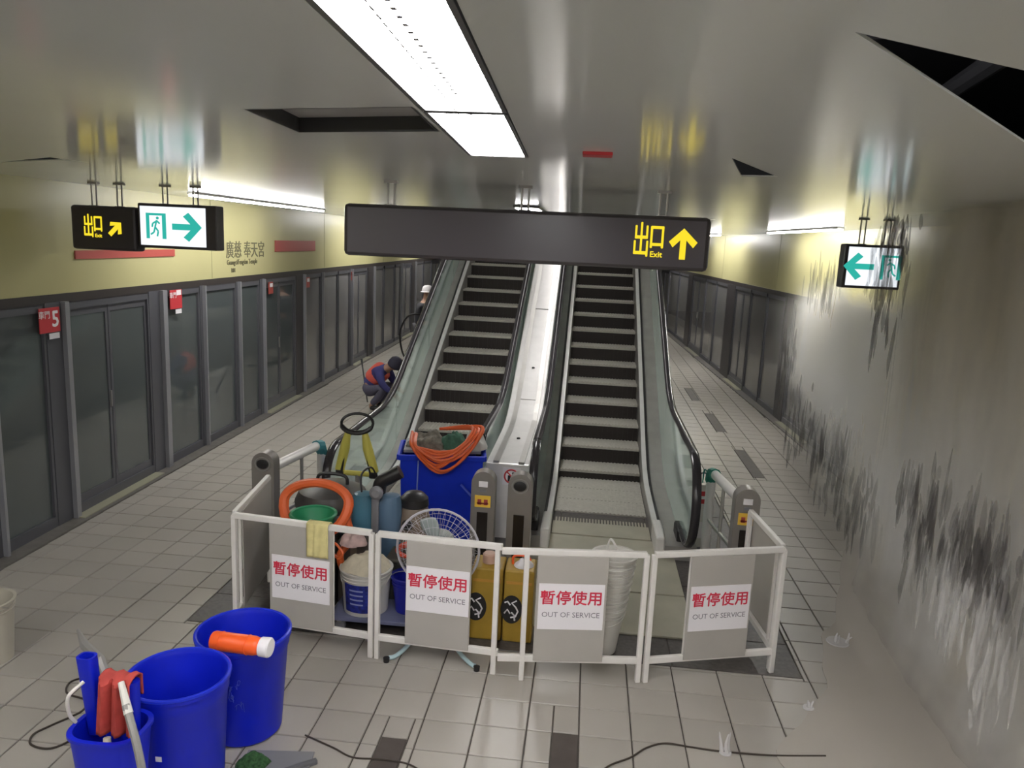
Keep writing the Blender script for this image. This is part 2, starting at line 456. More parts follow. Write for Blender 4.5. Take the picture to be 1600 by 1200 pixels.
for k, P in enumerate(LP):
    lab = ['recessed white ceiling light straight above the camera end of the row', 'long recessed white ceiling light beside the dark open hatch', 'short recessed white ceiling light at the far end of its row'][k]
    t = thing('ceiling_light', lab, 'light', (P[0][0], P[0][1], CZ), group='recessed ceiling lights')
    off = t.location
    mb = MB()
    for a, b in zip(P, P[1:] + P[:1]): mb.bar((*a, CZ + .008), (*b, CZ + .008), 0.012, 0.02)
    mb.build('frame', LAMPF, t, smooth=False, off=off)
    mb = MB(); mb.add([(*p, CZ + .004) for p in P] + [(*p, CZ + .02) for p in P], [(0, 1, 2, 3), (4, 7, 6, 5), (0, 4, 5, 1), (1, 5, 6, 2), (2, 6, 7, 3), (3, 7, 4, 0)])
    mb.build('diffuser', LAMPM, t, smooth=False, off=off)
    mb = MB(); ya, yb = P[0][1], P[2][1]; nn = int((yb - ya) / 0.045)
    for q in range(nn):
        y = ya + (q + .5) * (yb - ya) / nn; x = sum(lamp_x(y)) / 2 + 0.012
        mb.box((x, y, CZ + .002), (0.010, 0.016, 0.004)); mb.box((x - 0.035, y, CZ + .002), (0.004, 0.03, 0.004))
    mb.build('lamp_clips', mat('lamp_clip', (0.5, 0.5, 0.52), 0.4), t, smooth=False, off=off)['kind'] = 'stuff'
t = thing('ceiling_light', 'unseen fill light added behind the big sign over the escalator feet', 'light', (-0.66, 8.4, CZ), group='recessed ceiling lights')
MB().box((0, 0, -0.012), (0.26, 1.5, 0.024)).build('frame', LAMPF, t, smooth=False); MB().box((0, 0, -0.026), (0.22, 1.46, 0.012)).build('diffuser', emat('feet_fill_glow', (1.0, 0.98, 0.96), 22.0), t, smooth=False)  # lamp added to brighten the landing; no fixture is seen here
# strip lights under the ceiling along both platform edges
def strip(x0, y0, x1, y1, lab):
    t = thing('strip_light', lab, 'light', (x0, y0, CZ), group='strip lights over the platform edges')
    a, b = Vector((x0, y0, CZ - 0.035)), Vector((x1, y1, CZ - 0.035))
    MB().bar(a + Vector((0, 0, .022)), b + Vector((0, 0, .022)), 0.09, 0.024).build('housing', WPLAST, t, smooth=False, off=t.location)
    MB().bar(a, b, 0.055, 0.022).build('tube', LAMPD, t, smooth=False, off=t.location)
strip(-4.08, 7.65, -4.0, 11.3, 'long white strip light under the ceiling above the yellow fascia text')
strip(-4.2, 14.6, -4.3, 18.0, 'strip light far down the platform of the crouching worker')
strip(-4.4, 21.0, -4.5, 24.4, 'farthest strip light on the side of the crouching worker')
strip(3.0, 9.9, 2.85, 13.1, 'white strip light behind the arrow sign beside the spray')
strip(2.62, 16.6, 2.5, 20.0, 'strip light visible past the end of the big sign')
strip(2.35, 23.0, 2.2, 26.4, 'farthest strip light on the side of the falling water')
strip(-3.2, -4.6, -3.2, -1.0, 'unseen fill strip added behind the camera over the left platform edge')  # this pair is added out of view as general fill
strip(2.4, -4.6, 2.4, -1.0, 'unseen fill strip added behind the camera over the right platform edge')
strip(-3.55, -0.6, -3.55, 2.8, 'unseen fill strip added beside the camera over the door side')  # added out of view to brighten the near floor and the spray
strip(2.75, -0.6, 2.75, 3.0, 'unseen fill strip added beside the camera over the wet side')

# ------------------------------------------------------------------ setting: walls with platform screen doors
def wall(side):
    sgn = -1 if side == 'left' else 1
    xe = xl if side == 'left' else xr
    def P(y, o, z): return Vector((xe(y) + sgn * o, y, z))       # o: depth behind the tile edge
    def slab(mb, ya, yb, o0, o1, z0, z1):
        vs = [P(y, o, z) for y in (ya, yb) for o in (o0, o1) for z in (z0, z1)]
        mb.add(vs, [(0, 1, 3, 2), (4, 6, 7, 5), (0, 4, 5, 1), (2, 3, 7, 6), (0, 2, 6, 4), (1, 5, 7, 3)])
    mb = MB(); slab(mb, Y0, Y1, 0.17, 0.6, 2.15, CZ)
    fas = mb.build('wall_' + side, FASCIA, smooth=False); struct(fas, 'yellow-green fascia above the screen doors')
    # fascia panel joints as thin recessed covers
    for k, y in enumerate([5.2, 9.6, 14.2, 18.8, 23.4]):
        mb = MB(); slab(mb, y, y + 0.012, 0.167, 0.172, 2.16, CZ); mb.build('joint_cover', mat('fascia_joint', (0.33, 0.31, 0.17), 0.5), fas, smooth=False)
    mb = MB(); slab(mb, Y0, Y1, 0.15, 0.3, 2.06, 2.15); struct(mb.build('trim_2' if side == 'left' else 'trim_3', mat('header_dark', (0.035, 0.028, 0.026), 0.5), smooth=False), 'dark header strip under the fascia')
    mb = MB(); slab(mb, Y0, Y1, 0.0, 0.6, -0.03, 0.012); struct(mb.build('baseboard_' + side, SILL, smooth=False), 'dark granite edge strip at the doors')
    # dark tunnel behind the glass
    mb = MB(); slab(mb, Y0, Y1, 2.2, 2.3, -1.2, 3.0); slab(mb, Y0, Y1, 0.6, 2.3, 2.95, 3.05); slab(mb, Y0, Y1, 0.5, 2.3, -1.3, -1.2)
    struct(mb.build('wall_tunnel_' + side, mat('tunnel_wall', (0.05, 0.055, 0.055), 0.8), smooth=False))
    return P, slab
PLf, SLf = wall('left')
PRt, SRt = wall('right')
PGLASS_L = mat('reflection_tone_glass', (0.20, 0.195, 0.195), 0.05, ior=1.7)  # paler copy of the screen glass, floor reflection put into its colour
POSTD = mat('dark_door_pillar', (0.048, 0.043, 0.045), 0.4)
def door_bay(side, n, ya, yb, kind, light_first=False):
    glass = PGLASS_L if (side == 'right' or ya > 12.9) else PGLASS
    """one bay of the screen wall between two posts: fixed pane or sliding leaf pair"""
    P, slab = (PLf, SLf) if side == 'left' else (PRt, SRt)
    fr = MB()
    w = 0.03
    slab(fr, ya, ya + w, 0.15, 0.21, 0.1, 2.07); slab(fr, yb - w, yb, 0.15, 0.21, 0.1, 2.07)
    slab(fr, ya, yb, 0.15, 0.21, 0.012, 0.11); slab(fr, ya, yb, 0.15, 0.21, 2.0, 2.07)
    o = fr.build('door_%d' % n, FRAME, smooth=False)
    struct(o, 'sliding platform door' if kind == 'slide' else 'fixed platform screen bay')
    if kind == 'slide':
        ym = (ya + yb) / 2
        for a, b in ((ya + w, ym - 0.005), (ym + 0.005, yb - w)):
            lf = MB(); s = 0.04
            slab(lf, a, a + s, 0.17, 0.2, 0.11, 2.0); slab(lf, b - s, b, 0.17, 0.2, 0.11, 2.0)
            slab(lf, a + s, b - s, 0.17, 0.2, 0.11, 0.19); slab(lf, a + s, b - s, 0.17, 0.2, 1.93, 2.0)
            L = lf.build('door_leaf', FRAME, o, smooth=False)
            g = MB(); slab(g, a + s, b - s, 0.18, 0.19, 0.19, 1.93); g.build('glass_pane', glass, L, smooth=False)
        h = MB(); slab(h, ym - 0.03, ym - 0.015, 0.155, 0.17, 0.95, 1.12); h.build('door_handle', STEEL, o, smooth=False)
        t = MB(); slab(t, ya, yb, 0.04, 0.15, 0.011, 0.02); t.build('threshold', THRESH, o, smooth=False)
    else:
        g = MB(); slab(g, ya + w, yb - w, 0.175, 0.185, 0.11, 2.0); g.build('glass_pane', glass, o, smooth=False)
    return o
def posts(side, lst):
    P, slab = (PLf, SLf) if side == 'left' else (PRt, SRt)
    for y, w, lightw in lst:
        mb = MB(); slab(mb, y - w / 2, y + w / 2, 0.145, 0.26, 0.0, 2.08)
        o = mb.build('trim_%d' % (10 + len([q for q in bpy.data.objects if q.name.startswith('trim_')])), POSTD if w >= 0.3 else FRAME, smooth=False); struct(o, 'dark door post')
        if lightw:
            mb = MB(); slab(mb, y + w / 2, y + w / 2 + lightw, 0.10, 0.24, 0.0, 2.08); mb.build('post_cover', FRAMEL, o, smooth=False)[ 'label'] = 'pale metal post cover'
nd = 1
left_edges = [(-6.2, -4.4, 's'), (-4.2, -2.8, 'f'), (-2.7, -1.3, 'f'), (-1.2, 0.9, 'f'), (1.75, 3.5, 's'), (3.6, 4.55, 'f'), (4.6, 5.55, 'f'), (5.6, 6.33, 'f'), (6.56, 8.03, 's'), (8.32, 9.2, 'f'), (9.28, 10.26, 'f'), (10.33, 11.08, 'f'),
              (11.2, 12.62, 's'), (13.0, 13.95, 'f'), (14.0, 15.0, 'f'), (15.05, 15.85, 'f'), (15.95, 17.25, 's'), (17.85, 18.8, 'f'), (18.9, 20.0, 'f'), (20.1, 20.7, 'f'), (20.8, 22.2, 's'), (22.7, 24.0, 'f'), (24.1, 25.4, 'f'), (25.5, 27.0, 's'), (27.3, 30.0, 'f'), (30.1, 35.0, 'f')]
for a, b, k in left_edges:
    door_bay('left', nd, a, b, 'slide' if k == 's' else 'fixed'); nd += 1
posts('left', [(6.44, 0.21, 0.06), (8.14, 0.22, 0.09), (9.24, 0.06, 0.03), (10.295, 0.05, 0.03), (11.14, 0.1, 0.03), (12.8, 0.34, 0.04), (13.97, 0.05, 0.02), (15.9, 0.1, 0.03), (17.55, 0.5, 0.05), (20.75, 0.1, 0.03), (22.45, 0.45, 0.05), (27.15, 0.3, 0.0), (3.55, 0.1, 0.05), (5.58, 0.08, 0.03)])
right_edges = [(-6.0, -2.8, 'f'), (-2.7, -0.9, 's'), (-0.8, 0.9, 'f'), (1.0, 2.6, 'f'), (2.7, 4.3, 's'), (4.6, 5.8, 'f'), (5.9, 7.1, 'f'), (7.2, 8.9, 's'), (9.2, 10.4, 'f'), (10.5, 11.5, 'f'), (11.55, 13.0, 's'), (13.5, 14.6, 'f'), (14.65, 15.8, 'f'), (15.85, 17.2, 's'), (18.0, 19.2, 'f'), (19.25, 20.6, 'f'), (20.65, 22.5, 's'), (23.3, 25.0, 'f'), (25.1, 27.2, 'f'), (27.3, 29.6, 's'), (30.6, 35.0, 'f')]
for a, b, k in right_edges:
    door_bay('right', nd, a, b, 'slide' if k == 's' else 'fixed'); nd += 1
posts('right', [(13.25, 0.45, 0), (17.6, 0.8, 0), (22.9, 0.7, 0), (30.1, 0.7, 0), (9.05, 0.25, 0.05), (4.45, 0.25, 0.05), (11.52, 0.06, 0.0)])
# end walls
struct(MB().box((-0.7, Y1 - 0.05, 1.5), (12, 0.1, 3.4)).build('wall_far', mat('end_wall', (0.42, 0.41, 0.38), 0.6), smooth=False))
struct(MB().box((-0.7, Y0 + 0.05, 1.5), (12, 0.1, 3.4)).build('wall_near', mat('end_wall', (0.42, 0.41, 0.38), 0.6), smooth=False))
# things on the walls
def wall_sign(name, label, cat, Pf, y0, y1, z0, z1, o, material, group=None):
    sl = SLf if Pf is PLf else SRt
    mb = MB(); sl(mb, y0, y1, o - 0.012, o, z0, z1)
    return tag(mb.build(name, material, smooth=False), label, cat, group)
REDS = mat('red_stripe_panel', (0.42, 0.075, 0.06), 0.45)
wall_sign('red_stripe', 'long red stripe on the yellow fascia under the paired exit signs', 'stripe', PLf, 6.82, 8.65, 2.455, 2.535, 0.168, REDS)
wall_sign('red_plaque', 'short red panel on the yellow fascia beyond the station name', 'panel', PLf, 11.75, 13.65, 2.475, 2.65, 0.168, REDS)
FACE_R = Matrix.Rotation(PI / 2, 4, 'Z') @ Matrix.Rotation(PI / 2, 4, 'X')    # read from +X
INK = mat('olive_ink', (0.13, 0.12, 0.07), 0.6)
st = thing('station_name', 'dark station name lettering on the yellow fascia', 'lettering', (xl(10.6) - 0.166, 10.6, 2.4), 0.0255)
text('廣慈 奉天宮', 0.25, INK, st, 'chinese_lettering', Matrix.Translation((0, 0.08, 0.10)) @ FACE_R, 0.003)
text('Guangci/Fengtian Temple', 0.1, INK, st, 'english_lettering', Matrix.Translation((0, -0.05, -0.055)) @ FACE_R, 0.003)
text('R01', 0.085, INK, st, 'number_lettering', Matrix.Translation((0, -0.36, -0.165)) @ FACE_R, 0.003)
def door_tag(y, z, label, big):
    t = thing('door_tag', label, 'sign', (xl(y) - 0.128, y, z), group='red door number tags')
    MB().box((0, 0, 0), (0.008, 0.26, 0.22)).build('plate', RED, t, smooth=False)
    text('車門', 0.075, PAPER, t, 'small_lettering', Matrix.Translation((0.006, -0.07, 0.045)) @ FACE_R, 0.001)
    if big: text('5', 0.2, PAPER, t, 'number', Matrix.Translation((0.006, 0.07, 0.0)) @ FACE_R, 0.001, bold=0.004)
    else: MB().box((0.005, 0.06, 0.075), (0.004, 0.1, 0.06)).build('white_label', PAPER, t, smooth=False)
    MB().box((0.001, 0.05, -0.145), (0.006, 0.13, 0.05)).build('white_strip', PAPER, t, smooth=False)
door_tag(6.36, 1.93, 'red door tag with a white 5 on the nearest door post', True)
door_tag(8.58, 1.96, 'red door tag with a white label on the second door post', False)
for y in (11.5, 13.2, 16.0):
    t = tag(MB().box((xl(y) - 0.14, y, 1.93), (0.01, 0.16, 0.18)).build('door_notice', REDS, smooth=False), 'small red notice on the door glass near the %s' % {11.5: 'red fascia panel', 13.2: 'third wide post', 16.0: 'standing worker'}[y], 'notice', 'small red door notices')
    MB().box((xl(y) - 0.132, y, 1.97), (0.008, 0.1, 0.06)).build('white_label', PAPER, t, smooth=False)

# ------------------------------------------------------------------ escalators
Y_BEND, RUN, RISE = 8.75, 0.40, 0.20
def nl(y):                      # nosing line height
    t = y - 8.75
    if t < -0.5: return 0.0
    if t < 0.5: return 0.25 * (t + 0.5) ** 2
    return 0.25 + (t - 0.5) * 0.5
YTOP = 15.6
YS = [6.9, 7.6, 8.2, 8.4, 8.6, 8.8, 9.0, 9.25, 9.5, 10.5, 12.0, 13.5, YTOP]
def ribbon(mb, xa, xb, h0, h1, ya=None, ys=None):
    """solid strip that follows the incline: x from xa to xb, height above nosing line h0..h1"""
    ys = [y for y in (ys or YS) if ya is None or y >= ya - 1e-6]
    if ya is not None and abs(ys[0] - ya) > 1e-6: ys = [ya] + ys
    vs = []; fs = []
    for y in ys:
        z = nl(y)
        vs += [(xa, y, max(z + h0, -0.02) if h0 < 0 else z + h0), (xb, y, max(z + h0, -0.02) if h0 < 0 else z + h0), (xb, y, z + h1), (xa, y, z + h1)]
    for i in range(len(ys) - 1):
        a = 4 * i; b = a + 4
        for j in range(4): fs.append((a + j, a + (j + 1) % 4, b + (j + 1) % 4, b + j))
    e = 4 * (len(ys) - 1)
    fs += [(0, 1, 2, 3)[::-1], (e, e + 1, e + 2, e + 3)]
    mb.add(vs, fs); return mb
def newel_outline(h, yf, r=None, inner=0.0):
    """side view of handrail path from incline down, round the newel: list of (y,z)"""
    pts = []
    for y in [YTOP, 13.5, 12, 10.5, 9.5, 9.25, 9.0, 8.8, 8.6, 8.4, 8.2, 7.6, 7.0]:
        pts.append((y, nl(y) + h))
    r = (h - 0.22) / 2
    zc = h - r
    yc = yf + r
    for k in range(0, 13):
        a = PI / 2 + k * PI / 12
        pts.append((yc + r * math.cos(a), zc + r * math.sin(a)))
    pts.append((yc + 0.25, h - 2 * r))
    return pts
def escalator(name, label, xa, xb, ynose, znose, hl, hr, xhl, xhr, yfl, yfr, inner_left, nsteps):
    root = thing(name, label, 'escalator', ((xa + xb) / 2, 7.1, 0))
    off = Vector(root.location)
    w = xb - xa
    def B(mb, n, m_, p=root, **k): return mb.build(n, m_, p, off=off if p is root else (0, 0, 0), **k)
    # steps
    proto_t = None
    for i in range(-3, nsteps):
        y = ynose + RUN * i
        z = znose + RISE * i if i >= 0 else 0.012
        if i == -1: z = max(0.012, znose - 0.16)
        x = (xa + xb) / 2
        if proto_t is None:
            mb = MB(); mb.box((0, RUN / 2, -0.014), (w - 0.01, RUN, 0.028))
            nr = 22
            for k in range(nr): mb.box((-(w - .03) / 2 + (k + .5) * (w - .03) / nr, RUN / 2, 0.003), ((w - .03) / nr * 0.5, RUN - .01, 0.007))
            st = mb.build('step', TREAD, root, smooth=False); proto_t = st
            mb = MB(); mb.box((0, 0.012, -0.125), (w - 0.02, 0.02, 0.195))
            for k in range(14): mb.box((-(w - .05) / 2 + (k + .5) * (w - .05) / 14, -0.001, -0.125), (0.02, 0.008, 0.19))
            proto_r = mb.build('riser', RISER, st, smooth=False)
            o = st
        else:
            o = share(proto_t, root)
            if i >= 0: share(proto_r, o)
        o.location = Vector((x, y, z)) - off
        if i == -3:
            first = o
    for ch in list(first.children): bpy.data.objects.remove(ch)
    # comb and landing
    mb = MB(); mb.box(((xa + xb) / 2, 7.3, 0.012), (w - 0.01, 0.34, 0.024))
    for k in range(30): mb.box((xa + .02 + (k + .5) * (w - .04) / 30, 7.53, 0.014), ((w - .04) / 30 * .5, 0.12, 0.016))
    B(mb, 'comb_plate', LAND, smooth=False)
    mb = MB(); mb.box(((xa + xb) / 2, 6.55, 0.008), (w + 0.36, 1.14, 0.018)); 
    B(mb, 'landing_plate', LAND, smooth=False, bevel=0.004)
    mb = MB(); mb.box(((xa + xb) / 2, 5.62, 0.007), (w + 0.36, 0.68, 0.016)); B(mb, 'landing_plate', LAND, smooth=False, bevel=0.004)
    # balustrades
    for s, x_in, xh, h, yf in ((-1, xa, xhl, hl, yfl), (1, xb, xhr, hr, yfr)):
        sg = s
        B(ribbon(MB(), x_in + sg * 0.004, x_in + sg * 0.02, -0.3, 0.14, 7.0), 'skirt_panel', STEELD, smooth=False)
        B(ribbon(MB(), x_in + sg * 0.004, x_in + sg * 0.055, 0.14, 0.17, 7.0), 'inner_deck', DECK, smooth=False)
        mb = MB(); mb.box((x_in + sg * 0.045, 7.0, 0.1), (0.085, 0.5, 0.2)); B(mb, 'deck_end_cap', WHITE, bevel=0.02)
        B(ribbon(MB(), x_in + sg * 0.055, x_in + sg * 0.085, -0.2, 0.16, 7.0), 'dark_joint_strip', BLACK, smooth=False)  # black joint at the glass foot, its shadow put into the colour
        B(ribbon(MB(), x_in + sg * 0.085, xh + sg * (0.12 if (xh < -1.5 or xh > 0.5) else 0.045), -0.25, 0.13, 6.75), 'outer_deck', STEELD, smooth=False)
        # glass: outline from base line up to just under the handrail, with the round newel end
        out = newel_outline(h - 0.03, yf + 0.04)
        poly = out + [(7.2, 0.13)] + [(y, nl(y) + 0.12) for y in [7.6, 8.2, 8.4, 8.6, 8.8, 9.0, 9.25, 9.5, 10.5, 12, 13.5, YTOP]]
        # split into glass panels along the incline
        cuts = [0, 9.05, 10.9, 12.75, 15.7]
        for ca, cb in zip(cuts, cuts[1:]):
            up = [(y, z) for y, z in out if ca <= y <= cb]
            if ca > 0: up = up + [(ca, nl(ca) + h - 0.03)] if up[-1][0] > ca + 1e-3 else up
            if cb < YTOP: up = [(cb - 0.012, nl(cb) + h - 0.03)] + up
            lo = [(y, nl(y) + 0.12) for y in ([7.25] if ca == 0 else [ca]) + [q for q in YS if max(ca, 7.3) < q < cb] + [min(cb, YTOP) - 0.012]]
            mb = MB().prism(up + lo, lambda a, b, d: (d, a, b), xh - 0.006, xh + 0.006)
            B(mb, 'glass_panel', EGLASS, smooth=False)
        path = [(xh, y, z) for y, z in newel_outline(h, yf)]
        mb = MB().tube(smoothp(path, 3), 0.04, 10, squash=(0.7, 1.0))
        B(mb, 'handrail', RUBBER)
        mb = MB(); mb.box((xh, 7.02, 0.17), (0.10, 0.3, 0.13)); B(mb, 'handrail_inlet', BLACK, bevel=0.02)
        for k in range(4): 
            pass
    # outer cladding below the incline
    for sg, x in (((-1, xhl - 0.13),) if inner_left else ((1, xhr + 0.13),)):
        mb = MB(); ys = [8.3, 8.8, 9.25, 9.5, 10.5, 12, 13.5, YTOP]
        poly = [(y, nl(y) + 0.1) for y in ys] + [(YTOP, max(0, nl(YTOP) - 0.9)), (10.6, 0.0), (8.3, 0.0)]
        mb.prism(poly, lambda a, b, d: (d, a, b), x - 0.01, x + 0.01)
        B(mb, 'outer_cladding', STEELD, smooth=False)
    return root
escL = escalator('escalator', 'escalator behind the blue tote with orange cable on top', -2.075, -1.095, 9.0, 0.19, 0.87, 0.98, -2.27, -0.93, 6.5, 6.9, True, 17)
escR = escalator('escalator', 'clear escalator with a flat landing behind the white bucket stack', -0.226, 0.748, 9.01, 0.115, 0.98, 1.05, -0.395, 1.0, 6.6, 6.25, False, 17)
# steel divider between the two
dv = thing('escalator_divider', 'bright steel deck between the two escalators', 'divider', (-0.66, 6.9, 0))
mb = ribbon(MB(), -0.87, -0.455, -0.25, 0.74, 6.95); mb.build('deck', DECK, dv, smooth=False, off=dv.location, bevel=0.012)
mb = ribbon(MB(), -0.80, -0.745, 0.742, 0.762, 6.95); mb.build('rib', STEEL, dv, smooth=False, off=dv.location)
mb = ribbon(MB(), -0.56, -0.505, 0.742, 0.762, 6.95); mb.build('rib', STEEL, dv, smooth=False, off=dv.location)
for y in (7.9, 9.7, 12.3):
    mb = MB().lathe([(0.018, 0), (0.02, 0.01), (0.012, 0.016), (0, 0.017)], 12, (-0.65, y, nl(y) + 0.74)); mb.build('sensor', BLACK, dv, off=dv.location)
for y in (9.1, 11.0, 13.0):
    mb = MB(); mb.box((-0.655, y, nl(y) + 0.742), (0.19, 0.012, 0.01)); mb.build('joint_cover', STEELD, dv, smooth=False, off=dv.location)
# prohibition sticker on the front of the divider
mb = MB(); mb.box((-0.62, 6.944, 0.62), (0.17, 0.006, 0.17)); mb.build('white_sticker', PAPER, dv, smooth=False, off=dv.location)
mb = MB().tube([(-0.62 + 0.065 * math.cos(a), 6.938, 0.62 + 0.065 * math.sin(a)) for a in [k * PI / 12 for k in range(24)]], 0.008, 6, closed=True)
mb.bar((-0.665, 6.938, 0.665), (-0.575, 6.938, 0.575), 0.012, 0.006, up=(0, 1, 0)); mb.build('red_ring', RED, dv, off=dv.location)
mb = MB(); mb.box((-0.63, 6.94, 0.60), (0.05, 0.004, 0.06)); mb.box((-0.60, 6.94, 0.645), (0.03, 0.004, 0.03)); mb.build('black_pictogram', BLACK, dv, smooth=False, off=dv.location)
# shaft above the escalators
sh = mat('shaft_wall', (0.55, 0.53, 0.50), 0.5)
mb = MB(); mb.box((-2.6, 12.85, 4.2), (0.08, 7.4, 2.1)); mb.box((1.35, 12.85, 4.2), (0.08, 7.4, 2.1)); mb.box((-0.62, 16.55, 4.5), (4.0, 0.08, 2.7)); mb.box((-0.62, 12.85, 5.3), (4.1, 7.6, 0.08)); mb.box((-0.62, 10.16, 4.2), (4.0, 0.08, 2.1))
struct(mb.build('wall_shaft', sh, smooth=False))

t = thing('shaft_fill_light', 'unseen fill light added in the shaft above the escalators', 'light', (-0.62, 13.0, 5.2))
MB().box((0, 0, 0.02), (0.3, 4.6, 0.04)).build('housing', WPLAST, t, smooth=False); MB().box((0, 0, -0.01), (0.24, 4.5, 0.02)).build('tube', emat('shaft_fill_glow', (1.0, 0.97, 0.95), 7.0), t, smooth=False)  # unseen lamp, added to brighten the deck and steps below
# ------------------------------------------------------------------ hanging signs
def arrow(mb, cx, cz, s, ang, f, wd=0.26):
    """arrow glyph pointing along ang, overall size s"""
    pts = [(-0.5, -wd / 2 * .75), (0.12, -wd / 2 * .75), (-0.12, -0.33), (-0.02 + .08, -0.46), (0.5, 0.0), (-0.02 + .08, 0.46), (-0.12, 0.33), (0.12, wd / 2 * .75), (-0.5, wd / 2 * .75)]
    c, n = math.cos(ang), math.sin(ang)
    P = [(cx + s * (c * x - n * y), cz + s * (n * x + c * y)) for x, y in pts]
    mb.prism(P, lambda a, b, d: (a, d, b), f - 0.003, f)
def hangers(root, xs, z0, w=0.035):
    for x in xs:
        mb = MB(); mb.cyl((x - w, 0, z0), (x - w, 0, CZ - root.location.z), 0.007, 8); mb.cyl((x + w, 0, z0), (x + w, 0, CZ - root.location.z), 0.007, 8)
        mb.box((x, 0, CZ - root.location.z - 0.008), (w * 2 + .04, 0.05, 0.016)); mb.box((x, 0, z0), (w * 2 + .03, 0.05, 0.012))
        mb.build('hanger', STEELD if w < .03 else mat('hanger_dark', (0.10, 0.09, 0.075), 0.4, metal=0.4), root)
# big exit sign
big = thing('hanging_sign', 'long dark hanging sign with yellow exit characters and an up arrow', 'sign', (-0.44, 5.0, 2.83))
rollz = -0.0
MB().box((0, 0, 0), (2.33, 0.16, 0.33)).build('sign_box', SIGNB, big, smooth=False, bevel=0.03)
MB().box((0, -0.081, 0), (2.27, 0.004, 0.285)).build('face_panel', mat('sign_face', (0.085, 0.074, 0.085), 0.3), big, smooth=False)
text('出', 0.225, SIGNY, big, 'lettering', at(0.742, -0.085, 0.0), 0.001, bold=0.002, sx=0.48)
text('口', 0.165, SIGNY, big, 'lettering', at(0.838, -0.085, 0.028), 0.001, bold=0.003, sx=0.62)
text('Exit', 0.05, SIGNY, big, 'lettering', at(0.838, -0.085, -0.072), 0.001, bold=0.001)
mb = MB(); arrow(mb, 1.0, 0.0, 0.19, PI / 2, -0.083); mb.build('arrow', SIGNY, big, smooth=False)
hangers(big, [-0.87, 0.0, 0.87], 0.165, 0.022)
# paired exit signs
pl = thing('hanging_sign', 'dark hanging sign with yellow exit characters and a slanted arrow', 'sign', (-4.305, 6.6, 2.755))
MB().box((0, 0, 0), (0.61, 0.15, 0.385)).build('sign_box', SIGNB, pl, smooth=False, bevel=0.025)
text('出', 0.215, SIGNY, pl, 'lettering', at(-0.135, -0.08, 0.0), 0.001, bold=0.002, sx=0.48)
text('口', 0.16, SIGNY, pl, 'lettering', at(-0.045, -0.08, 0.028), 0.001, bold=0.003, sx=0.58)
text('Exit', 0.042, SIGNY, pl, 'lettering', at(-0.045, -0.08, -0.068), 0.001, bold=0.001)
mb = MB(); arrow(mb, 0.115, 0.0, 0.155, PI / 4, -0.078, 0.34); mb.build('arrow', SIGNY, pl, smooth=False)
hangers(pl, [-0.12, 0.12], 0.19, 0.022)
def runner_sign(loc, label, w, h, face_w, flip):
    t = thing('exit_light', label, 'sign', loc)
    MB().box((0, 0, 0), (w, 0.15, h)).build('sign_box', SIGNB, t, smooth=False, bevel=0.012)
    fx = (-0.5 if not flip else 0.5) * (w - face_w - 0.05)
    MB().box((fx, -0.076, 0), (face_w, 0.006, h - 0.05)).build('light_panel', SIGNW, t, smooth=False)
    F = -0.0805; s = 1 if not flip else -1
    mb = MB(); arrow(mb, fx + s * 0.13, 0, 0.27, 0 if not flip else PI, F); mb.build('arrow', SIGNG, t, smooth=False)
    # doorway pictogram with a running figure
    d = fx - s * 0.155; mb = MB()
    mb.box((d - .075, F, 0), (0.03, 0.003, 0.22)); mb.box((d + .075, F, 0), (0.035, 0.003, 0.22)); mb.box((d, F, .1), (0.15, 0.003, 0.02)); mb.build('door_pictogram', SIGNG, t, smooth=False)
    mb = MB(); mb.lathe([(0.013, 0), (0.013, 0.003)], 10, (d + .016 * s, F, 0.068), M=Matrix.Rotation(PI / 2, 3, 'X'))
    for a, b in (((0.008, .05), (-.008, -.01)), ((-.008, -.01), (0.02, -.045)), ((0.02, -.045), (0.01, -.09)), ((-.008, -.01), (-.02, -.055)), ((-.02, -.055), (-.05, -.075)), ((0.008, .045), (0.035, .02)), ((0.005, .04), (-.03, .02)), ((-.03, .02), (-.035, -.01))):
        mb.bar((d + s * a[0], F, a[1]), (d + s * b[0], F, b[1]), 0.014, 0.003, up=(0, 1, 0))
    mb.build('running_figure', SIGNG, t, smooth=False)
    return t
e1 = runner_sign((-3.62, 6.6, 2.795), 'lit white exit sign with a running figure and an arrow', 0.72, 0.385, 0.60, False)
hangers(e1, [-0.14, 0.14], 0.19, 0.022)
e2 = runner_sign((2.57, 7.5, 2.715), 'lit white exit sign with a green arrow beside the falling water', 0.52, 0.40, 0.46, True)
hangers(e2, [-0.1, 0.12], 0.2, 0.022)

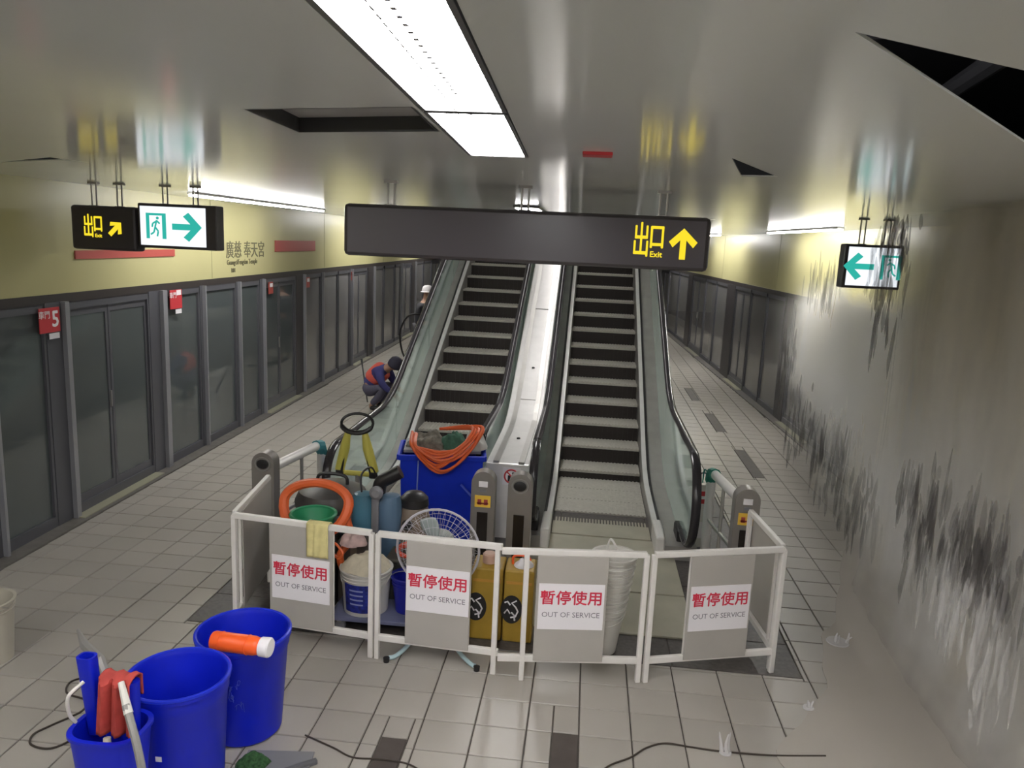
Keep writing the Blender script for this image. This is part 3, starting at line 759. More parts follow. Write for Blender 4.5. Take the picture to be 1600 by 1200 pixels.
# ------------------------------------------------------------------ barriers with notices
def barrier(label, A, B, plate, ext=(0, 0), posts_at=(0, 1), poster=True, ph=0.535):
    """A,B plan points of the end posts; plate=(t0,t1) along the panel"""
    A = Vector((*A, 0)); B = Vector((*B, 0)); L = (B - A).length; ang = math.atan2(B.y - A.y, B.x - A.x)
    t = thing('safety_barrier', label, 'barrier', A, ang, 'white barriers round the escalator feet')
    H = 0.885
    MB().bar((-ext[0], 0, H), (L + ext[1], 0, H), 0.035, 0.04).build('top_rail', WHITE, t, smooth=False, bevel=0.006)
    MB().bar((-ext[0], 0, 0.155), (L + ext[1], 0, 0.155), 0.03, 0.045).build('bottom_rail', WHITE, t, smooth=False, bevel=0.005)
    for k in posts_at: MB().bar((k * L, 0, 0), (k * L, 0, H), 0.034, 0.034).build('post', WHITE, t, smooth=False, bevel=0.005)
    if plate:
        a, b = plate[0] * L, plate[1] * L
        # lies against the camera side of the rails
        MB().box(((a + b) / 2, -0.022, 0.51), (b - a, 0.008, 0.72)).build('infill_plate', INFILL, t, smooth=False, bevel=0.003)
        for x in (a + 0.01, b - 0.01):
            MB().bar((x, 0, 0.155), (x, 0, H), 0.018, 0.018).build('upright', WHITE, t, smooth=False)
        if poster:
            c = (a + b) / 2 + poster_shift.get(label, 0)
            pw = 0.42
            p = MB().box((c, -0.0285, ph), (pw, 0.004, 0.31)).build('notice_sheet', PAPER, t, smooth=False); p['label'] = 'white out-of-service notice'
            text('暫停使用', 0.100, REDINK, p, 'red_lettering', at(c, -0.0315, ph + 0.055), 0.0006, bold=0.0017, spacing=1.02)
            text('OUT OF SERVICE', 0.05, GREYINK, p, 'grey_lettering', at(c, -0.0315, ph - 0.055), 0.0006, spacing=0.98)
    return t
poster_shift = {}
b1 = barrier('white barrier with a pale yellow towel over its rail', (-2.31, 4.77), (-1.315, 4.655), (0.275, 0.735), ph=0.50)
b2 = barrier('white barrier standing in front of the round fan', (-1.27, 4.65), (-0.475, 4.60), (0.25, 0.79), ext=(0, 0.03), ph=0.545)
b3 = barrier('white barrier in front of the white bucket stack', (-0.285, 4.56), (0.47, 4.665), (0.09, 0.68), ext=(0.16, 0), ph=0.53)
b4 = barrier('white barrier at the corner beside the puddle', (0.52, 4.675), (1.385, 4.945), (0.27, 0.76), ph=0.51)
b5 = barrier('short white side barrier ending at the bollard beside the doors', (-2.32, 4.80), (-2.43, 5.62), (0.12, 0.98), poster=False)
b6 = barrier('short white side barrier ending at the yellow-stickered bollard beside the puddle', (1.385, 4.98), (1.31, 5.66), (0.12, 0.98), poster=False)

# ------------------------------------------------------------------ bollards
def bollard(label, x, y, sticker):
    t = thing('bollard', label, 'bollard', (x, y, 0), group='steel bollards at the escalator feet')
    w, d, H = 0.19, 0.12, 1.02
    outl = [(-w / 2, 0), (w / 2, 0), (w / 2, H - w / 2)] + [(w / 2 * math.cos(a), H - w / 2 + w / 2 * math.sin(a)) for a in [k * PI / 14 for k in range(1, 14)]] + [(-w / 2, H - w / 2)]
    MB().prism(outl, lambda a, b, c: (a, c, b), -d / 2, d / 2).build('body', BOLL, t, bevel=0.012)
    MB().box((0, -d / 2 - 0.002, 0.36), (0.085, 0.008, 0.66)).build('dark_window', BOLLD, t, smooth=False, bevel=0.003)
    RX = Matrix.Rotation(PI / 2, 3, 'X')
    if sticker:
        MB().box((0, -d / 2 - 0.003, 0.78), (0.125, 0.006, 0.095)).build('warning_sticker', YEL, t, smooth=False)
        mb = MB(); mb.box((-0.025, -d / 2 - .007, 0.775), (0.03, 0.003, 0.045)); mb.box((0.025, -d / 2 - .007, 0.775), (0.03, 0.003, 0.045)); mb.box((0, -d / 2 - .007, 0.765), (0.09, 0.003, 0.012)); mb.build('sticker_mark', REDS, t, smooth=False)
        MB().box((0, -d / 2 - 0.003, 0.92), (0.07, 0.006, 0.045)).build('white_label', PAPER, t, smooth=False)
        MB().box((0, -d / 2 - 0.003, 0.865), (0.05, 0.006, 0.02)).build('grey_label', GPLAST, t, smooth=False)
    else:
        mb = MB().lathe([(0.05, 0), (0.05, 0.006), (0.035, 0.01), (0, 0.012)], 20, (0, -d / 2, 0.925), M=RX, sy=0.8); mb.build('sensor_window', BLACK, t)
        mb = MB().tube([(0.062 * math.cos(a), -d / 2 - .003, 0.925 + 0.055 * math.sin(a)) for a in [k * PI / 12 for k in range(24)]], 0.006, 6, closed=True); mb.build('sensor_ring', STEELD, t)
    MB().box((0, 0, 0.012), (0.24, 0.16, 0.024)).build('base_plate', STEELD, t, smooth=False, bevel=0.004)
bollard('steel bollard with a round dark sensor beside the grey drum', -2.56, 5.87, False)
bollard('steel bollard with a yellow sticker beside the blue tote', -0.73, 5.79, True)
bollard('steel bollard with a round dark sensor in front of the divider', -0.44, 5.79, False)
bollard('steel bollard with a yellow sticker at the barrier corner by the puddle', 1.31, 5.84, True)

# guard frames between newel and bollard
def guard(label, A, B, tape):
    A = Vector((*A, 0)); B = Vector((*B, 0)); d = B - A; L = d.length
    t = thing('guard_frame', label, 'railing', A, math.atan2(d.y, d.x))
    H = 0.86
    MB().tube(smoothp([(0, 0, 0), (0, 0, H - .08), (0.02, 0, H - 0.02), (0.1, 0, H), (L, 0, H)], 6), 0.042, 12).build('top_rail', DECK, t)
    MB().tube([(0.02, 0, 0.42), (L, 0, 0.42)], 0.018, 8).build('middle_rail', STEEL, t)
    MB().tube([(0.02, 0, 0.1), (L, 0, 0.1)], 0.018, 8).build('bottom_rail', STEEL, t)
    MB().tube([(L, 0, 0), (L, 0, H)], 0.022, 8).build('post', STEEL, t)
    MB().tube([(L * .45, 0, 0.1), (L * .45, 0, H)], 0.016, 8).build('post', STEEL, t)
    MB().tube([(-.02, 0, H - .09), (0.03, 0, H - 0.01), (0.1, 0, H + .005)], [0.05, 0.06, 0.052], 9).build('tape_wrap', tape, t)['label'] = 'green tape wrap'
    MB().tube(smoothp([(-.01, -.03, H - .02), (-.06, -.05, H + .0), (-.05, -.06, H - .12)], 4), 0.006, 6).build('tape_end', tape, t)
guard('steel guard frame with green tape beside the yellow-stickered corner bollard', (1.19, 6.75), (1.30, 5.98), GREENT)
guard('steel guard frame with teal tape behind the grey drum', (-2.40, 6.75), (-2.53, 5.98), mat('teal_tape', (0.05, 0.25, 0.29), 0.5))

# ------------------------------------------------------------------ clutter inside the barriers
def lathe_part(name, prof, m_, parent, n=28, c=(0, 0, 0), **k): return MB().lathe(prof, n, c).build(name, m_, parent, **k)
def coil(mb, c, R, r, turns, u, v, w, jitter=0.03, seed=1, n=30, flat=0.0):
    q = random.Random(seed); u = Vector(u); v = Vector(v); w = Vector(w); c = Vector(c)
    pts = []; ph = [q.uniform(-1, 1) for _ in range(turns + 1)]; p2 = [q.uniform(-1, 1) for _ in range(turns + 1)]
    for k in range(turns * n):
        a = 2 * PI * k / n; i = k // n; f = (k % n) / n
        j = lerp(ph[i], ph[i + 1], f); j2 = lerp(p2[i], p2[i + 1], f)
        s = math.sin(a)
        if flat and s > 0: s *= (1 - flat)
        pts.append(c + u * math.cos(a) * (R + jitter * j) + v * s * (R + jitter * j) + w * (jitter * j2))
    mb.tube(pts, r, 8); return mb
# grey drum vacuum with the orange hose
dr = thing('drum_vacuum', 'grey round drum behind the thick orange hose coil', 'vacuum cleaner', (-1.95, 5.74, 0))
lathe_part('drum', [(0.25, 0.06), (0.27, 0.1), (0.275, 0.6), (0.285, 0.62), (0.285, 0.66)], GPLAST, dr)
lathe_part('lid', [(0.29, 0.66), (0.295, 0.70), (0.26, 0.78), (0.15, 0.83), (0.0, 0.84)], mat('grey_lid', (0.07, 0.065, 0.062), 0.4), dr)
MB().tube(smoothp([(-.12, 0, .8), (-.1, 0, .9), (.1, 0, .9), (.12, 0, .8)], 6), 0.014, 8).build('handle', BLACK, dr)
for a in (0.8, 2.4, 3.9, 5.5):
    MB().lathe([(0, 0), (0.03, 0.0), (0.035, 0.03), (0.03, 0.06), (0, 0.06)], 12, (0.22 * math.cos(a), 0.22 * math.sin(a), 0.0)).build('caster', BLACK, dr)
oh = thing('hose_coil', 'thick orange hose coil leaning on the grey drum', 'hose', (-1.925, 5.31, 0.55))
uu, vv, ww = Vector((1, 0, 0)), Vector((0, 0.42, 0.907)), Vector((0, -0.907, 0.42))
mb = MB(); coil(mb, (0, 0, 0.27), 0.262, 0.032, 4, uu, vv, ww, 0.022, 4, flat=0.42); mb.build('hose', ORANGE, oh)
MB().tube(smoothp([(0.22, 0, 0.2), (0.27, -.02, 0.02), (0.22, -.12, -0.08), (0.30, -.25, -.15)], 8), 0.028, 9).build('hose_end', ORANGE, oh)
gb = thing('basin', 'green plastic basin inside the orange hose coil', 'basin', (-1.935, 5.27, 0.575))
lathe_part('bowl', [(0.0, 0.0), (0.11, 0.0), (0.15, 0.1), (0.165, 0.17), (0.158, 0.17), (0.14, 0.1), (0.1, 0.012), (0.0, 0.012)], GREEN, gb)
MB().tube([(0.165 * math.cos(a), 0.165 * math.sin(a), 0.17) for a in [k * PI / 14 for k in range(28)]], 0.012, 6, closed=True).build('rim', GREEN, gb)
bs = thing('box', 'dark carton holding up the green basin', 'box', (-1.935, 5.27, 0))
MB().box((0, 0, 0.285), (0.32, 0.26, 0.57)).build('body', mat('dark_carton', (0.05, 0.045, 0.04), 0.7), bs, smooth=False, bevel=0.006)
MB().box((0, -0.131, 0.5), (0.3, 0.003, 0.05)).build('tape_strip', BROWN, bs, smooth=False)
# yellow framed cart with the black loop handle
hc = thing('floor_scrubber', 'yellow-framed floor machine with a black oval loop handle', 'floor machine', (-1.93, 6.35, 0))
MB().tube([(0.14 * math.cos(a), -0.02 + 0.05 * math.sin(a), 1.19 + 0.075 * math.sin(a)) for a in [k * PI / 14 for k in range(28)]], [0.013 + (0.009 if math.sin(k * PI / 14) < -.3 else 0) for k in range(28)], 8, closed=True).build('loop_handle', BLACK, hc)
for s in (-1, 1):
    MB().tube([(s * 0.075, -.04, 1.11), (s * 0.10, -.04, 0.98), (s * 0.155, -.02, 0.76)], [0.026, 0.044, 0.042], 10).build('yellow_arm', YELF, hc)
    MB().tube([(s * 0.07, -.03, 1.12), (s * 0.085, -.06, 1.0), (s * 0.13, -.05, 0.76)], 0.013, 8).build('black_rod', BLACK, hc)
    MB().box((s * 0.15, -.03, 0.74), (0.06, 0.07, 0.06)).build('clamp', BLACK, hc, bevel=0.01)
MB().tube([(-.17, 0, 0.73), (.17, 0, 0.73)], 0.024, 10).build('yellow_crossbar', YELF, hc)
MB().tube([(0, 0.0, 0.73), (0, 0.02, 0.25)], 0.022, 10).build('column', GPOLE, hc)
MB().tube(smoothp([(.1, 0, .95), (.19, -.03, .7), (.22, -.02, .45), (.12, 0, .28)], 8), 0.009, 7).build('cable', BLACK, hc)
lathe_part('disc_housing', [(0.0, 0.22), (0.12, 0.22), (0.17, 0.16), (0.2, 0.1), (0.2, 0.02), (0, 0.02)], YELF, hc)
# blue-grey blower / pump
pu = thing('pump', 'teal and grey pump with two upright cylinders and a black pipe', 'pump', (-1.545, 5.62, 0))
for x, m_ in ((-0.11, TEAL), (0.10, mat('blue_grey_shell', (0.10, 0.17, 0.26), 0.3))):
    lathe_part('cylinder', [(0.0, 0.3), (0.09, 0.3), (0.096, 0.33), (0.096, 0.74), (0.075, 0.81), (0.0, 0.83)], m_, pu, 20, (x, 0, 0))
MB().box((0, 0.02, 0.55), (0.06, 0.2, 0.5)).build('spine', GPLAST, pu, bevel=0.01)
MB().box((0, 0, 0.17), (0.34, 0.26, 0.27)).build('motor_box', GPLAST, pu, bevel=0.02)
MB().tube(smoothp([(0, .02, .8), (0.02, .02, .9), (0.09, .02, .95), (0.17, .03, 1.0)], 6), [0.07, 0.07, 0.065] + [0.05] * 40 if False else 0.055, 12).build('black_pipe', BLACK, pu)
MB().lathe([(0.0, 0), (0.05, 0), (0.055, 0.03), (0.03, 0.05), (0, 0.05)], 14, (0.02, -.09, 0.86), M=Matrix.Rotation(PI / 2, 3, 'X')).build('gauge', GPLAST, pu)
for s in (-1, 1):
    for q in (-1, 1): MB().lathe([(0, 0), (0.025, 0), (0.025, 0.04), (0, 0.04)], 10, (s * .13, q * .1, 0)).build('foot', BLACK, pu)
MB().tube(smoothp([(-.12, -.02, .8), (-.14, .03, .95), (-.06, .06, 1.0), (.0, .08, .8)], 7), 0.008, 6).build('cable', BLACK, pu)
bc = thing('motor', 'brown-grey round motor with a black cap between pump and fan', 'motor', (-1.27, 5.70, -0.02))
lathe_part('shell', [(0.0, 0.12), (0.10, 0.12), (0.125, 0.2), (0.13, 0.62), (0.11, 0.72), (0.06, 0.77)], BROWN, bc)
lathe_part('cap', [(0.10, 0.73), (0.115, 0.74), (0.11, 0.80), (0.07, 0.84), (0.0, 0.85)], BLACK, bc)
MB().box((0, 0, 0.06), (0.26, 0.22, 0.12)).build('base', BLACK, bc, bevel=0.015)
MB().lathe([(0, 0), (0.04, 0), (0.045, 0.02), (0.02, 0.03), (0, 0.03)], 14, (-.02, -.125, 0.62), M=Matrix.Rotation(PI / 2, 3, 'X')).build('outlet', BLACK, bc)
# blue tote with things on top
tt = thing('tote_bin', 'large rectangular blue tote under the orange cable', 'bin', (-1.27, 6.85, 0), 0.17)
mb = MB(); W0, W1, D0, D1 = 0.70, 0.75, 0.44, 0.48
def ring_box(w, d, z): return [(-w / 2, -d / 2, z), (w / 2, -d / 2, z), (w / 2, d / 2, z), (-w / 2, d / 2, z)]
vs = ring_box(W0, D0, 0.02) + ring_box(W1, D1, 0.86) + ring_box(W1 - .02, D1 - .02, 0.86) + ring_box(W0 - .02, D0 - .02, 0.05)
fs = [(0, 1, 2, 3)[::-1], (12, 13, 14, 15)]
for a in (0, 4, 8):
    for j in range(4): fs.append((a + j, a + (j + 1) % 4, a + 4 + (j + 1) % 4, a + 4 + j))
mb.add(vs, fs).build('body', BLUE2, tt, smooth=False, bevel=0.012)
mb = MB()
R4 = ring_box(W1 + .03, D1 + .03, 0.85)
for a, b in zip(R4, R4[1:] + R4[:1]): mb.bar(a, b, 0.03, 0.05)
mb.build('rim', BLUE2, tt, smooth=False, bevel=0.006)
MB().bar((0.18, -.30, 0.62), (0.37, -.33, 0.42), 0.02, 0.015).build('handle', mat('blue_wire', (0.10, 0.15, 0.7), 0.35), tt)
MB().tube([(-.21, -.262, 0.84), (-.22, -.258, 0.35)], 0.006, 6).build('cord', mat('pale_cord', (0.25, 0.33, 0.7), 0.5), tt)
lid = tag(MB().box((-1.27, 6.86, 0.892), (0.70, 0.42, 0.03), Matrix.Rotation(0.17, 3, 'Z')).build('board', GPLAST, smooth=False, bevel=0.006), 'grey board lying across the top of the blue tote', 'board')
oc = thing('cable_coil', 'orange power cable bundle hanging over the front of the blue tote', 'cable', (-1.215, 6.55, 0.925), 0.12)
q = random.Random(3)
for k in range(9):
    mb = MB(); xa_, xb_ = -0.27 + q.uniform(-.03, .04), 0.24 + q.uniform(-.05, .06); dp = -0.01 + 0.024 * k; yy = -0.03 - 0.008 * (k % 4)
    mb.tube(smoothp([(xa_, 0.1, 0.10 + q.uniform(0, .05)), (xa_ + .01, yy, 0.06), (lerp(xa_, xb_, .25), yy - .01, 0.02 - dp * .75), (lerp(xa_, xb_, .5), yy - .015, -dp), (lerp(xa_, xb_, .78), yy - .01, 0.03 - dp * .6), (xb_ + .03, yy + .02, 0.13), (xb_ + .05, 0.12, 0.20 + q.uniform(-.02, .02)), (lerp(xa_, xb_, .5), 0.2, 0.16)], 6), 0.013, 7)
    mb.build('cable_loop', ORANGE, oc)
def heap(name, label, cat, loc, rx, ry, h, m_, seed, n=16):
    def f(u, v):
        a = 2 * PI * u; r = v
        nz = noise.noise(Vector((math.cos(a) * r * 2 + seed, math.sin(a) * r * 2, seed)))
        n2 = noise.noise(Vector((math.cos(a) * r * 6 + seed, math.sin(a) * r * 6, seed + 3)))
        z = h * (1 - r ** 2.2) * (1 + 0.5 * nz) + 0.18 * h * n2 * (1 - r * .5)
        return (rx * r * math.cos(a) * (1 + .25 * nz), ry * r * math.sin(a) * (1 + .25 * nz), max(z, 0.0))
    mb = MB().grid(f, n * 2, n)
    o = mb.build(name, m_, None, smooth=True, angle=80); o.location = loc
    return tag(o, label, cat)
heap('rag_heap', 'grey-brown rags heaped on the tote board behind the orange cable', 'rags', (-1.39, 6.80, 0.90), 0.22, 0.17, 0.13, mat('grey_rag', (0.16, 0.145, 0.12), 0.9, var=0.4, vscale=25), 4)
heap('green_cloth', 'dark green cloth on the tote beside the grey rags', 'cloth', (-1.16, 6.82, 0.90), 0.15, 0.14, 0.13, mat('dark_green_cloth', (0.05, 0.13, 0.09), 0.9, var=0.3, vscale=20), 9)
heap('plastic_sack', 'pale grey plastic sack at the end of the tote beside the bollard', 'sack', (-0.97, 6.86, 0.90), 0.12, 0.14, 0.14, mat('pale_sack', (0.52, 0.51, 0.48), 0.5), 14)
# pedestal fan
fan = thing('fan', 'round wire-caged fan behind the barrier on curved pale blue legs', 'fan', (-0.93, 4.90, 0))
RXc = Matrix.Rotation(PI / 2, 3, 'X')
fc = Vector((0.01, 0, 0.705)); FR = 0.285
def circ(R, y, n=36, c=fc): return [(c.x + R * math.cos(2 * PI * k / n), c.y + y, c.z + R * math.sin(2 * PI * k / n)) for k in range(n)]
MB().tube(circ(FR, 0), 0.009, 6, closed=True).build('cage_ring', FANW, fan)
mb = MB()
for R_, y_ in ((0.24, -.045), (0.18, -.065), (0.11, -.075), (0.24, .045), (0.15, .07)): mb.tube(circ(R_, y_), 0.0016, 5, closed=True)
for k in range(40):
    a = 2 * PI * k / 40; d = Vector((math.cos(a), 0, math.sin(a)))
    for sgn in (-1, 1): mb.tube([fc + d * FR, fc + d * .24 + Vector((0, sgn * .045, 0)), fc + d * .06 + Vector((0, sgn * .078, 0))], 0.0011, 4, cap=False)
mb.build('cage_wires', FANW, fan)['kind'] = 'stuff'
for k in range(3):
    a0 = PI / 2 + 0.35 + k * 2 * PI / 3
    def bl(u, v, a0=a0):
        r = 0.05 + 0.185 * v; wd = 0.85 * (0.45 + 0.55 * math.sin(PI * (0.15 + 0.75 * v))); a = a0 + (u - .5) * wd
        return (fc.x + r * math.cos(a), fc.y + (u - .5) * 0.05, fc.z + r * math.sin(a))
    MB().grid(bl, 6, 6).build('blade', FANB, fan, solid=0.004)
MB().lathe([(0, -.07), (0.045, -.065), (0.055, -.04), (0.055, .04), (0.08, .06), (0.08, .18), (0.04, .22), (0, .22)], 18, fc, M=Matrix.Rotation(-PI / 2, 3, 'X')).build('motor_hub', FANB, fan)
MB().tube([(0.01, 0.1, 0.7), (0.01, 0.1, 0.12)], 0.016, 10).build('pole', FANL, fan)
for s in (-1, 1):
    MB().tube(smoothp([(0.01, 0.1, 0.18), (s * .08 + .01, 0.02, 0.13), (s * 0.17 + .02, -.14, 0.055), (s * 0.25 + .04, -0.24, 0.024), (s * 0.29 + .04, -0.27, 0.022)], 6), 0.015, 8).build('leg', FANL, fan)
    MB().lathe([(0, 0), (0.02, 0), (0.022, 0.03), (0, 0.036)], 12, (s * 0.305 + .04, -.285, 0.0)).build('foot', BLACK, fan)
    MB().tube(smoothp([(0.01, 0.1, 0.18), (s * .08, 0.2, 0.10), (s * 0.2, 0.32, 0.024)], 6), 0.015, 8).build('leg', FANL, fan)
# dolly with paint bucket and blue bucket
dl = thing('dolly', 'low blue-grey dolly carrying the paint bucket', 'dolly', (-1.37, 5.12, 0))
MB().box((0, 0, 0.115), (0.66, 0.42, 0.03)).build('platform', mat('dolly_plate', (0.14, 0.15, 0.24), 0.4), dl, smooth=False, bevel=0.006)
for sx_ in (-1, 1):
    for sy_ in (-1, 1):
        MB().lathe([(0, 0), (0.035, 0.0), (0.042, 0.006), (0.042, 0.022), (0.035, 0.028), (0, 0.028)], 16, (sx_ * .26, sy_ * .15 - .014, 0.042), M=Matrix.Rotation(-PI / 2, 3, 'X')).build('wheel', GPLAST, dl)
        MB().box((sx_ * .26, sy_ * .15, 0.09), (0.03, 0.05, 0.03)).build('wheel_fork', STEELD, dl, smooth=False)
def bucket(label, loc, m_, r0, r1, h, group=None, name='bucket', rings=True, handle=True, hand_ang=0.3):
    t = thing(name, label, 'bucket', loc, 0, group)
    th = 0.006
    prof = [(0.0, 0.0), (r0, 0.0), (lerp(r0, r1, .8), h * .8), (r1, h), (r1 + .012, h - .002), (r1 + .013, h + .008), (r1 - th, h + .008), (r0 - th, 0.012), (0, 0.012)]
    lathe_part('shell', prof, m_, t)
    if rings:
        for z in (h - .05, h - .025): MB().tube([(lerp(r0, r1, z / h) * math.cos(a) * 1.02, lerp(r0, r1, z / h) * math.sin(a) * 1.02, z) for a in [k * PI / 14 for k in range(28)]], 0.005, 5, closed=True).build('rib', m_, t)
    if handle:
        mb = MB(); ph = hand_ang
        mb.tube([(r1 * 1.03 * math.cos(a), -r1 * 1.03 * math.sin(a) * math.cos(ph) , h - .03 + r1 * math.sin(a) * math.sin(ph) * 1.0) for a in [k * PI / 12 for k in range(13)]], 0.0035, 6); mb.build('handle', STEELD if m_ is not WPLAST else WPLAST, t)
    return t
pb = bucket('white paint bucket with a blue label and a cream cloth on top', (-1.475, 5.09, 0.131), WPLAST, 0.158, 0.18, 0.31, hand_ang=-0.6)
def lab(u, v):
    a = -PI / 2 - 0.75 + 1.2 * u; z = 0.03 + 0.215 * v; r = lerp(0.158, 0.18, z / .31) + 0.0015
    return (r * math.cos(a), r * math.sin(a), z)
MB().grid(lab, 14, 2).build('blue_label', mat('label_blue', (0.015, 0.025, 0.25), 0.45, var=0.5, vscale=40), pb)
for k in range(4):
    def ln(u, v, k=k):
        a = -PI / 2 - 0.45 + 0.6 * u; z = 0.09 + 0.035 * k + 0.012 * v; r = lerp(0.158, 0.18, z / .31) + 0.0028
        return (r * math.cos(a), r * math.sin(a), z)
    MB().grid(ln, 8, 1).build('label_line', mat('label_pale', (0.30, 0.34, 0.62), 0.5), pb)
heap('cream_cloth', 'cream cloth bunched on the paint bucket', 'cloth', (-1.475, 5.09, 0.448), 0.17, 0.17, 0.10, WCLOTH, 21)
bucket('dark blue bucket on the dolly beside the paint bucket', (-1.165, 5.12, 0.131), mat('dark_blue_plastic', (0.012, 0.016, 0.30), 0.35), 0.095, 0.125, 0.26, hand_ang=0.9)
db = thing('toolbox', 'dark toolbox with an orange-red hose on top behind the fan', 'toolbox', (-1.19, 5.37, 0))
MB().box((0, 0, 0.21), (0.36, 0.24, 0.42)).build('body', mat('dark_box', (0.05, 0.05, 0.045), 0.6), db, smooth=False, bevel=0.015)
MB().box((0, 0, 0.435), (0.38, 0.26, 0.03)).build('lid', mat('olive_lid', (0.09, 0.085, 0.07), 0.6), db, smooth=False, bevel=0.01)
rh = thing('hose_coil', 'thin orange-red hose coil lying on the dark toolbox', 'hose', (-1.19, 5.35, 0.45))
mb = MB(); coil(mb, (0, 0, 0.035), 0.12, 0.014, 4, (1, 0, 0), (0, 0.8, 0.1), (0, 0, 1), 0.02, 8, 20); mb.build('hose', mat('red_orange_hose', (0.78, 0.10, 0.05), 0.4), rh)
# yellow towel over the first barrier's rail
a_ = math.atan2(4.655 - 4.77, -1.315 + 2.31)
tw = thing('towel', 'pale yellow towel hanging over the barrier rail', 'towel', (-1.685, 4.698, 0.885), a_)
def tw_f(u, v):
    x = -0.075 + 0.15 * u + 0.006 * math.sin(9 * u)
    s = v * 0.42 - 0.16
    rip = 0.006 * math.sin(20 * u + 3 * v)
    if s < -0.03: return (x, 0.03 + rip * .5, 0.022 + s + 0.03)
    if s < 0.03: a = (s + .03) / .06; return (x, 0.03 - 0.065 * a, 0.024 + 0.006 * math.sin(PI * a))
    return (x + 0.01 * (s - .03), -0.038 + rip * .6, 0.022 - (s - .03))
MB().grid(tw_f, 14, 24).build('cloth', YCLOTH, tw, solid=0.006)
pk = heap('pink_rag', 'pale pink rag stuffed between the drum and the paint bucket', 'rag', (-1.61, 5.22, 0.56), 0.10, 0.09, 0.10, mat('pink_rag', (0.55, 0.40, 0.38), 0.9, var=0.2, vscale=20), 31)
pst = thing('carton', 'brown carton holding the pale pink rag', 'box', (-1.62, 5.36, 0))
MB().box((0, 0, 0.28), (0.24, 0.22, 0.56)).build('body', mat('brown_carton', (0.085, 0.07, 0.06), 0.8), pst, smooth=False, bevel=0.005)
MB().box((0, -0.1115, 0.3), (0.05, 0.003, 0.5)).build('tape_strip', BROWN, pst, smooth=False)
rw = tag(MB().tube(smoothp([(-1.80, 5.1, 0.66), (-1.72, 5.0, 0.62), (-1.65, 4.95, 0.56), (-1.60, 4.93, 0.60), (-1.68, 4.96, 0.66), (-1.75, 5.0, 0.5), (-1.77, 5.02, 0.3), (-1.8, 5.05, 0.02)], 8), 0.009, 7).build('orange_cord', ORANGE), 'orange cord dangling beside the paint bucket', 'cord')
# yellow cans with the black oval mark
def can(label, x0, x1, y, mark_x, top):
    t = thing('yellow_can', label, 'can', ((x0 + x1) / 2, y, 0), group='yellow square cans')
    w = x1 - x0
    MB().box((0, 0, 0.27), (w, 0.24, 0.54)).build('body', YCAN, t, smooth=False, bevel=0.012)
    MB().box((0, -.1215, 0.45), (w - .03, 0.003, 0.02)).build('orange_band', mat('can_band', (0.55, 0.28, 0.05), 0.4), t, smooth=False)
    mx = mark_x - (x0 + x1) / 2
    RX = Matrix.Rotation(PI / 2, 3, 'X')
    MB().lathe([(0.085, 0), (0.085, 0.003)], 28, (mx, -.121, 0.25), M=RX, sx=0.9, sy=1.25).build('black_oval', BLACK, t, smooth=False)
    for pts in ([(0.035, .07), (0.0, .05), (0.03, .02), (0.045, -.01), (0.03, -.05), (-.005, -.06)], [(0.0, -.02), (0.02, -.04), (0.025, -.08)], [(-.05, .05), (-.03, .06), (-.01, .035)], [(-.05, -.03), (-.03, 0.0), (-.01, -.03)]):
        MB().tube([(mx + a, -.1255, 0.25 + b) for a, b in pts], 0.006, 6).build('white_mark', PAPER, t)
    if top == 'cap':
        lathe_part('cap', [(0, 0.54), (0.05, 0.54), (0.05, 0.6), (0.04, 0.61), (0, 0.61)], mat('pale_cap', (0.55, 0.36, 0.28), 0.5), t, 18)
    else:
        MB().tube(smoothp([(-.06, 0, .54), (-.05, 0, .6), (.05, 0, .6), (.06, 0, .54)], 6), 0.009, 8).build('handle', ORANGEP, t)
can('yellow can with a pale cap behind the second barrier post', -0.70, -0.475, 5.14, -0.66, 'cap')
can('yellow can showing its black oval mark between the two middle posts', -0.465, -0.255, 5.14, -0.405, 'handle')
# crumpled white tissue on the can
heap('tissue', 'crumpled white tissue on the yellow can', 'tissue', (-0.34, 5.11, 0.542), 0.07, 0.06, 0.05, PAPER, 41, 8)
# white bucket stack
BW = mat('white_bucket_plastic', (0.62, 0.60, 0.57), 0.4)
proto = bucket('white bucket at the bottom of the stack', (0.235, 5.02, 0.018), WPLAST, 0.105, 0.148, 0.33, 'stacked white buckets', hand_ang=-0.5)
order = ['second bucket from the bottom of the white stack', 'third bucket from the bottom of the white stack', 'fourth bucket from the bottom of the white stack', 'fifth bucket from the bottom of the white stack', 'second white bucket from the top of the stack', 'topmost white bucket of the stack with its handle raised']
for k in range(6):
    c = copy_tree(proto); c.location = (0.235 + 0.012 * (k + 1) * 0.7, 5.02, 0.018 + 0.062 * (k + 1)); c.rotation_euler = (0, 0, 0.5 * k); c['label'] = order[k]
MB().tube(smoothp([(-.02, -.02, .335), (0.0, 0, .40), (0.04, 0, .43), (0.06, 0, .37), (0.065, .0, .335)], 6), 0.008, 7).build('rope_loop', WPLAST, c)
